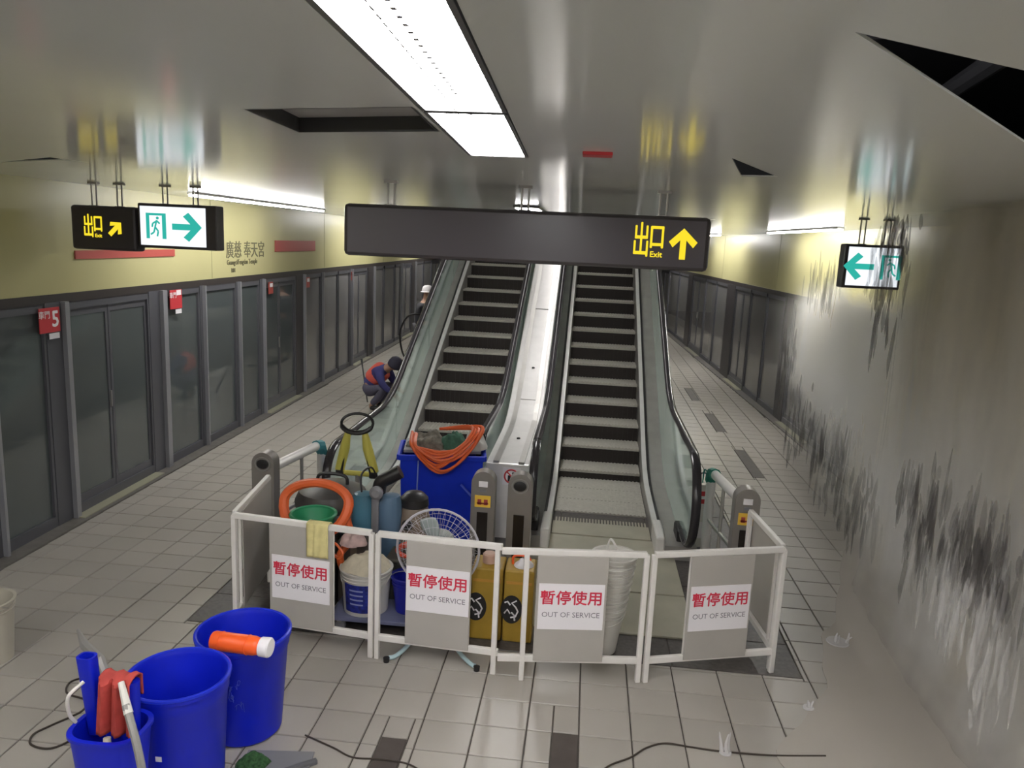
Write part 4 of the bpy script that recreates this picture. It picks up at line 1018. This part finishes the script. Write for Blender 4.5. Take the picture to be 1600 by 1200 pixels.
# small white floor board with red mark beside the right newel
fs_ = thing('floor_sign', 'small white floor sign with a red square beside the black newel', 'sign', (1.17, 7.05, 0), 0.1)
MB().box((0, 0, 0.32), (0.20, 0.02, 0.64)).build('board', WPLAST, fs_, smooth=False, bevel=0.008)
MB().box((0, -.012, 0.52), (0.12, 0.004, 0.12)).build('red_square', RED, fs_, smooth=False)
MB().box((0, -.014, 0.52), (0.06, 0.003, 0.03)).build('white_mark', PAPER, fs_, smooth=False)
MB().box((0, -.012, 0.2), (0.15, 0.004, 0.16)).build('white_panel', PAPER, fs_, smooth=False)
MB().tube(smoothp([(-.05, 0, .64), (-.05, 0, .72), (0, 0, .76), (.05, 0, .72), (.05, 0, .64)], 5), 0.009, 7).build('handle', GPLAST, fs_)
MB().box((0, 0.08, 0.02), (0.2, 0.2, 0.02)).build('base', GPLAST, fs_, smooth=False)

# ------------------------------------------------------------------ foreground: barrels, bottle, mop bucket, cables
def barrel(label, x, y, h, r0, r1):
    t = thing('barrel', label, 'barrel', (x, y, 0), group='big blue barrels')
    prof = [(0, 0.0), (r0 - .02, 0.0), (r0, 0.02), (lerp(r0, r1, .86), h * .86), (lerp(r0, r1, .86) + .008, h * .88), (r1, h - .03), (r1 + .012, h - .025), (r1 + .014, h), (r1 - .004, h), (r1 - .012, h - .02), (r0 - .012, 0.03), (0, 0.03)]
    lathe_part('shell', prof, BLUE, t, 48)
    MB().tube([((r1 + .006) * math.cos(a), (r1 + .006) * math.sin(a), h) for a in [k * PI / 24 for k in range(48)]], 0.011, 7, closed=True).build('rim', mat('blue_rim', (0.012, 0.03, 0.55), 0.3), t)
    return t
bF = barrel('empty blue barrel closest to the camera', -1.875, 3.25, 0.655, 0.195, 0.230)
def lab2(u, v):
    a = -PI / 2 - 0.02 + 0.14 * u; z = 0.335 + 0.028 * v; r = lerp(0.195, 0.23, z / .655) + 0.003
    return (r * math.cos(a), r * math.sin(a), z)
MB().grid(lab2, 4, 1).build('paper_label', PAPER, bF)
bB = barrel('blue barrel with the orange bottle lying across its rim', -1.80, 3.80, 0.60, 0.20, 0.245)
SCR = mat('blue_scratch', (0.06, 0.09, 0.50), 0.4)
mb = MB(); q = random.Random(6)
for k in range(7):
    c_ = (q.uniform(-.4, .1), q.uniform(.3, .42)); pts = []
    for s in range(7):
        a = q.uniform(0, 6.3); c_ = (c_[0] + .05 * math.cos(a), c_[1] + .03 * math.sin(a)); an = -PI / 2 + .35 + c_[0]; r = lerp(.20, .245, c_[1] / .6) + .001
        pts.append((r * math.cos(an), r * math.sin(an), c_[1]))
    mb.tube(smoothp(pts, 4), 0.0012, 4)
mb.build('scratches', SCR, bB)['kind'] = 'stuff'
# orange bottle across the rim of the far barrel
ob = thing('bottle', 'orange plastic bottle with a white cap lying across the blue barrel', 'bottle', (-1.865, 3.58, 0.655), -0.06)
RYb = Matrix.Rotation(PI / 2, 3, 'Y')
MB().lathe([(0, 0), (0.045, 0.0), (0.05, 0.01), (0.05, 0.235), (0.044, 0.26), (0.032, 0.27), (0, 0.27)], 24, (0, 0, 0), M=RYb).build('body', ORANGEP, ob)
MB().lathe([(0.03, 0.262), (0.05, 0.272), (0.052, 0.318), (0.046, 0.326), (0, 0.328)], 22, (0, 0, 0), M=RYb).build('cap', PAPER, ob)
for z in (.05, .2): MB().tube([(z, .051 * math.cos(a), .051 * math.sin(a)) for a in [k * PI / 12 for k in range(24)]], 0.0025, 5, closed=True).build('rib', ORANGEP, ob)
# mop bucket
mbk = thing('mop_bucket', 'blue mop bucket with a tall wringer beside the blue barrels', 'bucket', (-1.975, 2.865, 0))
def rr(a, b, z, n=28, p=3.0, sh=(0, 0)):
    out = []
    for k in range(n):
        t = 2 * PI * k / n; c, q_ = math.cos(t), math.sin(t)
        out.append((sh[0] + a * abs(c) ** (2 / p) * (1 if c >= 0 else -1), sh[1] + b * abs(q_) ** (2 / p) * (1 if q_ >= 0 else -1), z))
    return out
def loft(mb, rings, close0=True, close1=True):
    n = len(rings[0]); vs = [p for r in rings for p in r]; fs = []
    for i in range(len(rings) - 1):
        for j in range(n): fs.append((i * n + j, i * n + (j + 1) % n, (i + 1) * n + (j + 1) % n, (i + 1) * n + j))
    if close0: fs.append(tuple(range(n))[::-1])
    if close1: fs.append(tuple((len(rings) - 1) * n + j for j in range(n)))
    mb.add(vs, fs); return mb
loft(MB(), [rr(.10, .085, 0.05), rr(.155, .125, .61), rr(.165, .135, .615), rr(.165, .135, .63), rr(.145, .115, .63), rr(.09, .075, 0.07)]).build('tub', BLUE, mbk)
loft(MB(), [rr(.032, .028, 0.55, sh=(-.10, .05)), rr(.04, .034, 0.92, sh=(-.13, .05)), rr(.03, .025, 0.92, sh=(-.13, .05)), rr(.025, .02, 0.56, sh=(-.10, .05))]).build('wringer_sleeve', BLUE, mbk)
loft(MB(), [rr(.075, .03, 0.50, sh=(.03, .04)), rr(.085, .032, 0.83, sh=(.03, .04))]).build('wringer_plate', BLUE, mbk)
MB().tube(smoothp([(-.15, -.02, .64), (-.155, -.05, .70), (-.135, -.075, .80), (-.10, -.02, .84)], 7), 0.008, 7).build('handle', WPLAST, mbk)
for sx_ in (-1, 1):
    for sy_ in (-1, 1): MB().lathe([(0, 0), (0.022, 0), (0.022, 0.05), (0, 0.05)], 10, (sx_ * .07, sy_ * .05, 0)).build('caster', BLACK, mbk)
# red cloth over the wringer
rc = thing('cloth', 'red cloth draped over the wringer of the blue mop bucket', 'cloth', (-1.945, 2.895, 0.84))
def rc_f(u, v):
    x = -0.075 + 0.15 * u; q_ = v * 0.42
    fold = 0.014 * math.sin(15 * u + 2.5 * v) + 0.006 * math.sin(31 * u + 4 * v)
    if q_ < 0.10: return (x, 0.05 + fold * .5, -0.10 + q_)
    if q_ < 0.19: a = (q_ - .10) / .09; return (x, 0.05 - 0.10 * a + fold * .6, 0.016 * math.sin(PI * a) + fold * .3)
    a = q_ - .19
    return (x * (1 + .5 * a) + .04 * a, -0.05 - .08 * a + fold * 1.4, -a + 0.002)
MB().grid(rc_f, 20, 26).build('fabric', RCLOTH, rc, solid=0.008)
MB().tube([(-.02, -.075, -.24), (-.01, -.095, -.33)], [0.016, 0.02], 9).build('cloth_end', WCLOTH, rc)['label'] = 'pale cloth end'
# poles
tag(MB().tube([(-2.02, 2.99, 0.62), (-2.16, 3.08, 0.80), (-2.33, 3.22, 0.775), (-2.53, 3.45, 0.715)], [0.018, 0.024, 0.022, 0.008], 8).build('squeegee_handle', GPOLE), 'grey tapering handle slanting up out of the mop bucket', 'handle')
pw_ = thing('mop_pole', 'grey flat pole leaning in front of the blue mop bucket', 'pole', (-1.70, 2.66, 0.0))
MB().tube(smoothp([(0.0, 0.0, 0.012), (0.0, 0.02, 0.35), (-.05, 0.05, 0.62), (-.15, 0.13, 0.79)], 6), 0.017, 8).build('shaft', GPOLE, pw_)
MB().tube([(-.13, .115, .76), (-.20, .18, .86)], [0.02, 0.013], 8).build('grip', WPLAST, pw_)
# grey board and green pad on the floor
gbz = thing('dustpan', 'grey flat dustpan lying on the tiles beside the blue barrels', 'dustpan', (-1.50, 3.52, 0.0), 0.12)
MB().box((0, 0, 0.01), (0.36, 0.20, 0.012)).build('tray', mat('grey_tray', (0.20, 0.20, 0.21), 0.45), gbz, smooth=False, bevel=0.003)
MB().bar((-.02, -.12, .02), (.21, .02, .02), 0.03, 0.025).build('handle', mat('grey_tray_edge', (0.11, 0.11, 0.12), 0.45), gbz, bevel=0.005)
heap('scrub_pad', 'dark green scouring pad on the grey dustpan', 'pad', (-1.62, 3.50, 0.016), 0.085, 0.075, 0.05, mat('green_pad', (0.025, 0.075, 0.025), 0.95, var=0.6, vscale=60), 51, 10)
# cables on the floor
def cable(label, pts, r=0.005, name='cable', m_=CABLE):
    return tag(MB().tube(smoothp([(x, y, r + 0.001) for x, y in pts], 8), r, 7).build(name, m_), label, 'cable')
cable('thin dark cable looping on the tiles beside the mop bucket', [(-2.55, 3.62), (-2.72, 3.98), (-2.90, 4.12), (-3.03, 4.05), (-2.98, 3.93), (-2.83, 3.88), (-2.78, 3.78), (-2.86, 3.63), (-2.90, 3.54), (-2.85, 3.46), (-2.73, 3.45), (-2.66, 3.55), (-2.60, 3.72), (-2.55, 3.80)], 0.006)
cable('thin black cable curving over the tiles from the grey dustpan', [(-1.44, 3.78), (-1.25, 3.70), (-1.12, 3.64), (-0.95, 3.65), (-0.80, 3.63), (-0.7, 3.55), (-0.62, 3.40)], 0.005)
cable('black cable running over the tiles into the puddle', [(0.15, 3.62), (0.26, 3.785), (0.39, 3.885), (0.485, 3.984), (0.598, 4.043), (0.742, 4.032), (0.919, 4.022), (1.206, 4.035), (1.5, 4.08)], 0.0055)
# pale bucket at the frame's edge
bucket('pale beige bucket standing alone near the screen doors', (-3.71, 4.20, 0), mat('beige_plastic', (0.46, 0.43, 0.36), 0.5), 0.14, 0.165, 0.40, hand_ang=0.5)

# ------------------------------------------------------------------ people
def skin(name, chain, material, parent, root=0, sub=2):
    """chain: (vertices [(x,y,z,r)], edges)"""
    V, E = chain
    me = bpy.data.meshes.new(name); me.from_pydata([v[:3] for v in V], E, [])
    o = bpy.data.objects.new(name, me); COL.objects.link(o); o.parent = parent
    sk = o.modifiers.new('skin', 'SKIN'); sk.use_smooth_shade = True
    if not me.skin_vertices: 
        bm = bmesh.new(); bm.from_mesh(me); bm.verts.layers.skin.verify(); bm.to_mesh(me); bm.free()
    for i, v in enumerate(V):
        r = v[3]; me.skin_vertices[0].data[i].radius = r if isinstance(r, tuple) else (r, r)
        me.skin_vertices[0].data[i].use_root = (i == root)
    md = o.modifiers.new('sub', 'SUBSURF'); md.levels = sub; md.render_levels = sub
    me.materials.append(material)
    return o
def strand(V, E, start, pts):
    p = start
    for q in pts:
        V.append(q); E.append((p, len(V) - 1)); p = len(V) - 1
    return p
def hand(V, E, wrist, d, side, s=1.0, curl=0.5):
    """palm and five fingers growing from vertex wrist along direction d; side: unit vector across the palm toward the thumb"""
    w = Vector(V[wrist][:3]); d = Vector(d).normalized(); side = Vector(side).normalized(); nrm = d.cross(side).normalized()
    palm = w + d * 0.05 * s
    V.append((*palm, 0.026 * s)); E.append((wrist, len(V) - 1)); pi_ = len(V) - 1
    for k, ln in enumerate((0.075, 0.085, 0.08, 0.062)):
        b = palm + side * (0.030 - 0.02 * k) * s + d * 0.035 * s
        m1 = b + d * ln * .5 * s - nrm * curl * .018 * s; e = m1 + (d * (1 - curl * .5) - nrm * curl).normalized() * ln * .5 * s
        strand(V, E, pi_, [(*b, 0.0095 * s), (*m1, 0.0085 * s), (*e, 0.0075 * s)])
    tb = w + d * 0.03 * s + side * 0.03 * s
    strand(V, E, pi_, [(*tb, 0.011 * s), (*(tb + side * 0.025 * s + d * 0.03 * s), 0.0095 * s), (*(tb + side * 0.03 * s + d * .055 * s - nrm * .01 * s), 0.008 * s)])
def face(parent, c, fwd, up, s=1.0):
    c = Vector(c); fwd = Vector(fwd).normalized(); up = Vector(up); up = (up - fwd * up.dot(fwd)).normalized(); sd = fwd.cross(up)
    for q in (-1, 1):
        MB().lathe([(0, -.011), (0.008, -.007), (0.011, 0), (0.008, .007), (0, .011)], 10, c + fwd * .088 * s + sd * q * .032 * s + up * .008).build('eye', HAIR, parent)
        MB().tube([c + sd * q * .078 * s + up * .02, c + sd * q * .088 * s - fwd * .008, c + sd * q * .08 * s - up * .03], 0.012, 7).build('ear', SKIN, parent)
    MB().tube([c + fwd * .09 * s + up * .01, c + fwd * .112 * s - up * .022, c + fwd * .092 * s - up * .03], [0.007, 0.013, 0.008], 8).build('nose', SKIN, parent)
    MB().tube([c + fwd * .085 * s - up * .052 - sd * .022, c + fwd * .094 * s - up * .055, c + fwd * .085 * s - up * .052 + sd * .022], 0.005, 6).build('mouth', mat('lip', (0.30, 0.10, 0.09), 0.6), parent)
# crouching worker, facing +X, bent over
wk = thing('person', 'worker in a red-orange vest and blue uniform crouching on the platform', 'person', (-3.36, 12.05, 0.0), -0.15)
V = [(-.13, 0, .34, .095)]; E = []
ch = strand(V, E, 0, [(-.08, 0, .45, .11), (.03, 0, .57, .14), (.13, 0, .66, .13)])
hd = strand(V, E, ch, [(.215, 0, .715, .06), (.265, 0, .735, .075), (.325, 0, .755, .098), (.375, 0, .735, .082)])
hips = []
for s in (-1, 1):
    k = strand(V, E, 0, [(-.10, s * .10, .31, .085), (.20, s * .17, .39, .072), (.10, s * .15, .22, .055), (-.03, s * .13, .09, .04), (-.03, s * .13, .045, .042), (.07, s * .14, .035, .04), (.15, s * .15, .03, .028)])
    e_ = strand(V, E, ch, [(.12, s * .17, .64, .068), (.20, s * .22, .46, .048), (.34, s * .16, .32, .034)])
    hand(V, E, e_, (0.8, -0.1 * s, -0.6), (0.3, -s, 0.2), 1.0, 0.6)
skin('body', (V, E), SKIN, wk)
# clothing shells
V = [(-.125, 0, .37, .14)]; E = []
ch = strand(V, E, 0, [(-.08, 0, .45, .142), (.03, 0, .57, .158), (.14, 0, .665, .14), (.19, 0, .70, .085)])
for s in (-1, 1): strand(V, E, 3, [(.12, s * .17, .64, .082), (.20, s * .22, .46, .062), (.325, s * .165, .335, .046)])
skin('jacket', (V, E), UNIF, wk)
V = [(-.10, 0, .44, .125)]; E = []
strand(V, E, 0, [(-.135, 0, .35, .125)])
for s in (-1, 1): strand(V, E, 1, [(-.10, s * .10, .30, .108), (.06, s * .14, .35, .098), (.21, s * .17, .395, .086), (.10, s * .15, .22, .068), (-.02, s * .13, .10, .055)])
skin('trousers', (V, E), TROU, wk)
V = [(-.10, 0, .44, (.150, .155))]; E = []
strand(V, E, 0, [(-.03, 0, .53, (.168, .172)), (.06, 0, .61, (.174, .178)), (.13, 0, .665, (.158, .17)), (.165, 0, .69, (.10, .12))])
skin('vest', (V, E), VEST, wk)
for s in (-1, 1):
    V = [(-.05, s * .13, .05, .05)]; E = []; strand(V, E, 0, [(.06, s * .14, .04, .046), (.17, s * .15, .032, .034)]); skin('shoe', (V, E), BLACK, wk, sub=1)
mb = MB().lathe([(0.0, 0.125), (0.06, 0.118), (0.10, 0.085), (0.116, 0.03), (0.118, -.03), (0.10, -.05)], 20, (.325, 0, .765), M=Matrix.Rotation(0.5, 3, 'Y')); mb.build('cap', mat('dark_cap', (0.03, 0.028, 0.05), 0.7), wk, solid=0.006)
face(wk, (.345, 0, .74), (0.85, 0, -0.5), (0.5, 0, 0.85))
tag(MB().tube([(-3.62, 12.45, 0.012), (-3.80, 12.75, 0.55), (-3.84, 12.82, 0.68)], [0.012, 0.012, 0.02], 8).build('brush_handle', BLACK), 'black brush handle standing behind the crouching worker', 'handle')
br = thing('scrub_brush', 'scrub brush in the hand of the crouching worker', 'brush', (-2.93, 11.98, 0.0))
MB().box((0, 0, 0.075), (0.16, 0.07, 0.03)).build('block', BROWN, br, bevel=0.008); MB().box((0, 0, 0.03), (0.15, 0.06, 0.06)).build('bristles', WPLAST, br)
MB().tube([(0.0, 0, 0.085), (-.04, 0, 0.19), (-.05, 0, .21)], 0.014, 8).build('handle', BROWN, br)
# standing worker with a white cap further along, half behind the handrail
w2 = thing('person', 'worker in a white cap and dark clothes standing with a black hose', 'person', (-3.55, 16.2, 0.0), 0.4)
V = [(0, 0, .93, .13)]; E = []
ch = strand(V, E, 0, [(0.0, 0, 1.08, .125), (.02, 0, 1.25, .145), (.05, 0, 1.38, .13)])
strand(V, E, ch, [(.075, 0, 1.47, .055), (.10, 0, 1.53, .07), (.13, 0, 1.62, .098), (.13, 0, 1.70, .085)])
for s in (-1, 1):
    strand(V, E, 0, [(0, s * .10, .86, .095), (.04, s * .11, .48, .065), (0, s * .11, .10, .042), (.02, s * .11, .045, .042), (.11, s * .12, .035, .04), (.18, s * .12, .03, .028)])
    e_ = strand(V, E, ch, [(.04, s * .18, 1.36, .065), (.10, s * .22, 1.08, .046), (.30, s * .14, 1.02, .034)])
    hand(V, E, e_, (1, -.2 * s, -.1), (0, -s * .3, 1), 1.0, 0.8)
skin('body', (V, E), SKIN, w2)
V = [(0, 0, .90, .145)]; E = []
ch = strand(V, E, 0, [(0.0, 0, 1.08, .142), (.02, 0, 1.25, .162), (.05, 0, 1.385, .14), (.065, 0, 1.43, .085)])
for s in (-1, 1): strand(V, E, 3, [(.04, s * .18, 1.36, .08), (.10, s * .22, 1.08, .06), (.28, s * .145, 1.025, .045)])
skin('jacket', (V, E), mat('dark_jacket', (0.04, 0.04, 0.05), 0.8), w2)
V = [(0, 0, .92, .15)]; E = []
for s in (-1, 1): strand(V, E, 0, [(0, s * .10, .86, .112), (.04, s * .11, .48, .08), (0, s * .11, .12, .06)])
skin('trousers', (V, E), mat('charcoal_trousers', (0.07, 0.068, 0.075), 0.85), w2)
for s in (-1, 1):
    V = [(0, s * .11, .05, .05)]; E = []; strand(V, E, 0, [(.10, s * .12, .04, .046), (.20, s * .12, .032, .034)]); skin('shoe', (V, E), BLACK, w2, sub=1)
MB().lathe([(0.0, 0.13), (0.06, 0.122), (0.10, 0.09), (0.118, 0.03), (0.12, 0.0), (0.15, -.012)], 20, (.125, 0, 1.67)).build('cap', PAPER, w2, solid=0.006)
face(w2, (.14, 0, 1.63), (1, 0, -.15), (0, 0, 1))
MBh = MB().tube(smoothp([(-3.28, 16.25, 1.03), (-3.5, 16.0, 1.18), (-3.75, 15.9, 1.16), (-3.92, 15.9, 0.85), (-3.88, 15.85, 0.45), (-3.7, 15.8, 0.12), (-3.5, 15.75, 0.03), (-3.3, 15.6, 0.022), (-3.1, 15.2, 0.022)], 8), 0.02, 8)
tag(MBh.build('hose', BLACK), 'black hose looping from the hands of the white-capped worker to the floor', 'hose')
# ------------------------------------------------------------------ water: puddle, falling sheet, spray
WATERP = mat('muddy_puddle', (0.43, 0.395, 0.355), 0.22, var=0.04, vscale=0.8, ior=1.33)
pud = [(1.15, 3.2), (1.28, 3.75), (1.22, 4.1), (1.52, 4.45), (1.72, 4.9), (1.85, 5.4), (2.1, 5.9), (2.35, 6.6), (2.6, 7.3), (2.95, 7.9), (3.25, 8.3), (3.38, 8.0), (3.42, 6.0), (3.46, 4.0), (3.5, 2.0), (2.6, 1.6), (1.6, 2.2), (1.2, 2.7)]
pud = [(p.x, p.y) for p in smoothp([(x, y, 0) for x, y in pud], 5, closed=True)]
pud = [(x + 0.05 * noise.noise(Vector((x * 3, y * 3, 0))), y + .05 * noise.noise(Vector((x * 3, y * 3, 5)))) for x, y in pud]
pd = MB().prism(pud, lambda a, b, d: (a, b, d), 0.0015, 0.006).build('puddle', WATERP, smooth=False)
tag(pd, 'muddy puddle covering the tiles under the falling water', 'puddle')

def veil_mat(name, col, a0, a1, scale, rough=0.35):
    M = bpy.data.materials.new(name); M.use_nodes = True; nt = M.node_tree; b = nt.nodes['Principled BSDF']
    b.inputs['Base Color'].default_value = (*col, 1); b.inputs['Roughness'].default_value = rough; b.inputs['IOR'].default_value = 1.33
    b.inputs['Transmission Weight'].default_value = 0.0
    tc = nt.nodes.new('ShaderNodeTexCoord'); mp = nt.nodes.new('ShaderNodeMapping'); mp.inputs['Scale'].default_value = scale
    n = nt.nodes.new('ShaderNodeTexNoise'); n.inputs['Scale'].default_value = 1.0; n.inputs['Detail'].default_value = 4
    r = nt.nodes.new('ShaderNodeMapRange'); r.inputs[1].default_value = 0.32; r.inputs[2].default_value = 0.66; r.inputs[3].default_value = a0; r.inputs[4].default_value = a1
    nt.links.new(tc.outputs['Object'], mp.inputs[0]); nt.links.new(mp.outputs[0], n.inputs['Vector']); nt.links.new(n.outputs['Fac'], r.inputs[0]); nt.links.new(r.outputs[0], b.inputs['Alpha'])
    return M
VEIL = veil_mat('murky_water', (0.70, 0.68, 0.64), 0.0, 0.16, (3.0, 3.0, 0.6))
plan = smoothp([(2.48, 6.5, 0), (2.38, 5.5, 0), (2.34, 4.6, 0), (2.36, 3.6, 0), (2.5, 2.6, 0)], 12)
def plan_at(u):
    x = u * (len(plan) - 1); i = min(int(x), len(plan) - 2); return plan[i].lerp(plan[i + 1], x - i)
def top_z(u): return CZ - .012
def curt(u, v):
    p = plan_at(u); z1 = top_z(u); z0 = 0.012
    z = lerp(z0, z1, v)
    n_ = noise.noise(Vector((u * 26, z * 0.7, 0))) * 0.03 + noise.noise(Vector((u * 70, z * 1.1, 4))) * 0.008
    fl = 0.25 * max(0, (0.5 - z)) ** 2
    return (p.x + n_ - fl, p.y + n_ * .4, z)
fw_ = MB().grid(curt, 150, 30).build('falling_water', VEIL, smooth=True, angle=180, solid=0.02)
tag(fw_, 'murky sheet of water pouring from the ceiling beside the lit arrow sign', 'water')
# spray hanging round the sheet: a bounded cloud with soft, streaky edges
def spray_mat():
    M = bpy.data.materials.new('spray_cloud'); M.use_nodes = True; nt = M.node_tree; nt.nodes.clear()
    N = nt.nodes.new; L = nt.links.new
    g = N('ShaderNodeNewGeometry'); sp = N('ShaderNodeSeparateXYZ'); L(g.outputs['Position'], sp.inputs[0])
    def MR(src, a, b, c, d, smooth=True):
        r = N('ShaderNodeMapRange'); r.interpolation_type = 'SMOOTHSTEP' if smooth else 'LINEAR'
        r.inputs[1].default_value = a; r.inputs[2].default_value = b; r.inputs[3].default_value = c; r.inputs[4].default_value = d
        L(src, r.inputs[0]); return r.outputs[0]
    def MA(op, a, b):
        n = N('ShaderNodeMath'); n.operation = op
        for k, v in enumerate((a, b)):
            if isinstance(v, (int, float)): n.inputs[k].default_value = v
            else: L(v, n.inputs[k])
        return n.outputs[0]
    mp = N('ShaderNodeMapping'); mp.inputs['Scale'].default_value = (2.0, 2.0, 0.7); L(g.outputs['Position'], mp.inputs[0])
    nz = N('ShaderNodeTexNoise'); nz.inputs['Scale'].default_value = 1.0; nz.inputs['Detail'].default_value = 4; L(mp.outputs[0], nz.inputs['Vector'])
    nn = MA('SUBTRACT', nz.outputs['Fac'], 0.5)
    y, x, z = sp.outputs['Y'], sp.outputs['X'], sp.outputs['Z']
    # inner face of the cloud
    xp = MA('ADD', MR(y, 5.0, 11.0, 2.20, 2.90, False), MA('MULTIPLY', nn, 0.7))
    mx = MR(MA('SUBTRACT', x, xp), -0.05, 0.35, 0.0, 1.0)
    top = MA('ADD', MR(y, 5.6, 6.9, 3.6, 2.35), MA('MULTIPLY', nn, 0.9))
    mz = MR(MA('SUBTRACT', top, z), -0.1, 0.35, 0.0, 1.0)
    my = MR(MA('ADD', y, MA('MULTIPLY', nn, 1.5)), 10.6, 12.4, 1.0, 0.0)
    lowfar = MA('MULTIPLY', MR(y, 5.6, 8.6, 0.05, 0.85, False), 1.0)
    mb_ = MR(MA('SUBTRACT', MA('ADD', z, MA('MULTIPLY', nn, 1.6)), lowfar), -0.1, 0.25, 0.10, 1.0)
    d = MA('MULTIPLY', MA('MULTIPLY', mx, mz), MA('MULTIPLY', my, mb_))
    d = MA('MULTIPLY', d, MR(nz.outputs['Fac'], 0.3, 0.7, SPRAY_D * 0.6, SPRAY_D * 1.4, False))
    v = N('ShaderNodeVolumePrincipled'); v.inputs['Color'].default_value = SPRAY_C; v.inputs['Anisotropy'].default_value = 0.0
    # browner high up at the near end, and in scattered streaks
    mp2 = N('ShaderNodeMapping'); mp2.inputs['Scale'].default_value = (3.0, 3.0, 0.8); mp2.inputs['Location'].default_value = (4, 7, 2); L(g.outputs['Position'], mp2.inputs[0])
    n2 = N('ShaderNodeTexNoise'); n2.inputs['Scale'].default_value = 1.0; n2.inputs['Detail'].default_value = 4; L(mp2.outputs[0], n2.inputs['Vector'])
    brown_fac = MA('MULTIPLY', MR(z, 0.9, 2.6, 0.0, 1.0), MR(y, 6.2, 7.6, 1.0, 0.0))
    brown_fac = MA('MAXIMUM', brown_fac, MR(n2.outputs['Fac'], 0.53, 0.66, 0.0, 1.0))
    cm = N('ShaderNodeMix'); cm.data_type = 'RGBA'; cm.inputs[6].default_value = SPRAY_C; cm.inputs[7].default_value = SPRAY_BROWN
    L(brown_fac, cm.inputs[0]); L(cm.outputs[2], v.inputs['Color'])
    L(d, v.inputs['Density'])
    o = N('ShaderNodeOutputMaterial'); L(v.outputs[0], o.inputs['Volume'])
    return M
SPRAY_D, SPRAY_C, SPRAY_BROWN = 4.2, (0.985, 0.978, 0.97, 1), (0.74, 0.69, 0.58, 1)
sp_o = MB().box((2.70, 7.5, 1.58), (1.14, 11.0, 3.12)).build('spray', spray_mat(), smooth=False)
tag(sp_o, 'grey cloud of spray around the falling sheet of water', 'spray', kind='stuff')
# broken strands of water along the face of the spray
def strands(name, label, M_, groups, seed, rad):
    q = random.Random(seed); mb = MB()
    for (x, y, z, sx_, sy_, sz_, n, ln) in groups:
        for k in range(n):
            px, py, pz = q.gauss(x, sx_), q.gauss(y, sy_), q.gauss(z, sz_)
            L_ = ln * q.uniform(.5, 2.2); px += 0.08; r = rad * q.uniform(.5, 1.5)
            pz = min(max(pz, L_ / 2 + .02), CZ - L_ / 2 - .03)
            px = min(max(px, 1.95), xr(py) - 0.05)
            wv = q.uniform(-.02, .02)
            mb.tube([(px, py, pz + L_ / 2), (px + wv * .4, py, pz + L_ / 5), (px + wv, py, pz - L_ / 5), (px + wv * .8, py, pz - L_ / 2)], [r * .25, r, r * 1.1, r * .2], 6)
    o = mb.build(name, M_, None); tag(o, label, 'water', kind='stuff')
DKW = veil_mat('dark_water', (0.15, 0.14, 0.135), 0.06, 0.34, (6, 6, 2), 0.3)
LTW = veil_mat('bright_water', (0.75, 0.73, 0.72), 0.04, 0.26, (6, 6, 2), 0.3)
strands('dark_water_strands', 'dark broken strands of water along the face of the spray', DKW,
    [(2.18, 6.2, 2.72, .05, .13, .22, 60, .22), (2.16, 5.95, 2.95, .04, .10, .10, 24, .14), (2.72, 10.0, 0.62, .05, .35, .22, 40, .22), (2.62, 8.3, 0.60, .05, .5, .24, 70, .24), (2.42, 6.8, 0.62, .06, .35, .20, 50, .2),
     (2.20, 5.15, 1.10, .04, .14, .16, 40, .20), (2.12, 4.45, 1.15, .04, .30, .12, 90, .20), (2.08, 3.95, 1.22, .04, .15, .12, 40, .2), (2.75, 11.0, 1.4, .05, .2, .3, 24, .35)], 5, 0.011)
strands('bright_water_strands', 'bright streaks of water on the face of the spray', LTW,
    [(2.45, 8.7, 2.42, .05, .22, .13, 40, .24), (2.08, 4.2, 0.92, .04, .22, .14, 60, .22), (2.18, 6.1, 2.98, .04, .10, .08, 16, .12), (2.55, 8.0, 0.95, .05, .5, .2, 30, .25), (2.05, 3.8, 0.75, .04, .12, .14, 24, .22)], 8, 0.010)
# white splashes where drops hit the floor
SPL = mat('splash_water', (0.80, 0.78, 0.78), 0.12, trans=0.35, ior=1.33)
def splash(label, x, y, h, n, spread, seed):
    t = thing('splash', label, 'splash', (x, y, 0.0), group='water splashes on the floor'); q = random.Random(seed)
    for k in range(n):
        a = q.uniform(0, 2 * PI); r = spread * q.uniform(.1, 1); hh = h * q.uniform(.5, 1)
        bx_, by_ = r * math.cos(a), r * .5 * math.sin(a)
        MB().tube(smoothp([(bx_, by_, 0.004), (bx_ * 1.1 + q.uniform(-.01, .01), by_, hh * .5), (bx_ * 1.25 + q.uniform(-.02, .02), by_, hh)], 4), [0.012 * (1 - i / 9.5) + .002 for i in range(9)], 7).build('jet', SPL, t)
    MB().lathe([(0, 0.004), (spread * 1.2, 0.004), (spread * 1.1, 0.012), (spread * .5, 0.009), (0, 0.01)], 18).build('ripple', SPL, t)
splash('white splash beside the black cable in front of the barriers', 0.93, 4.02, 0.14, 3, 0.03, 1)
splash('white splash of three jets in the middle of the puddle', 1.98, 5.45, 0.11, 4, 0.07, 2)
splash('low splash in the puddle near the barrier corner', 1.53, 4.55, 0.06, 3, 0.03, 3)
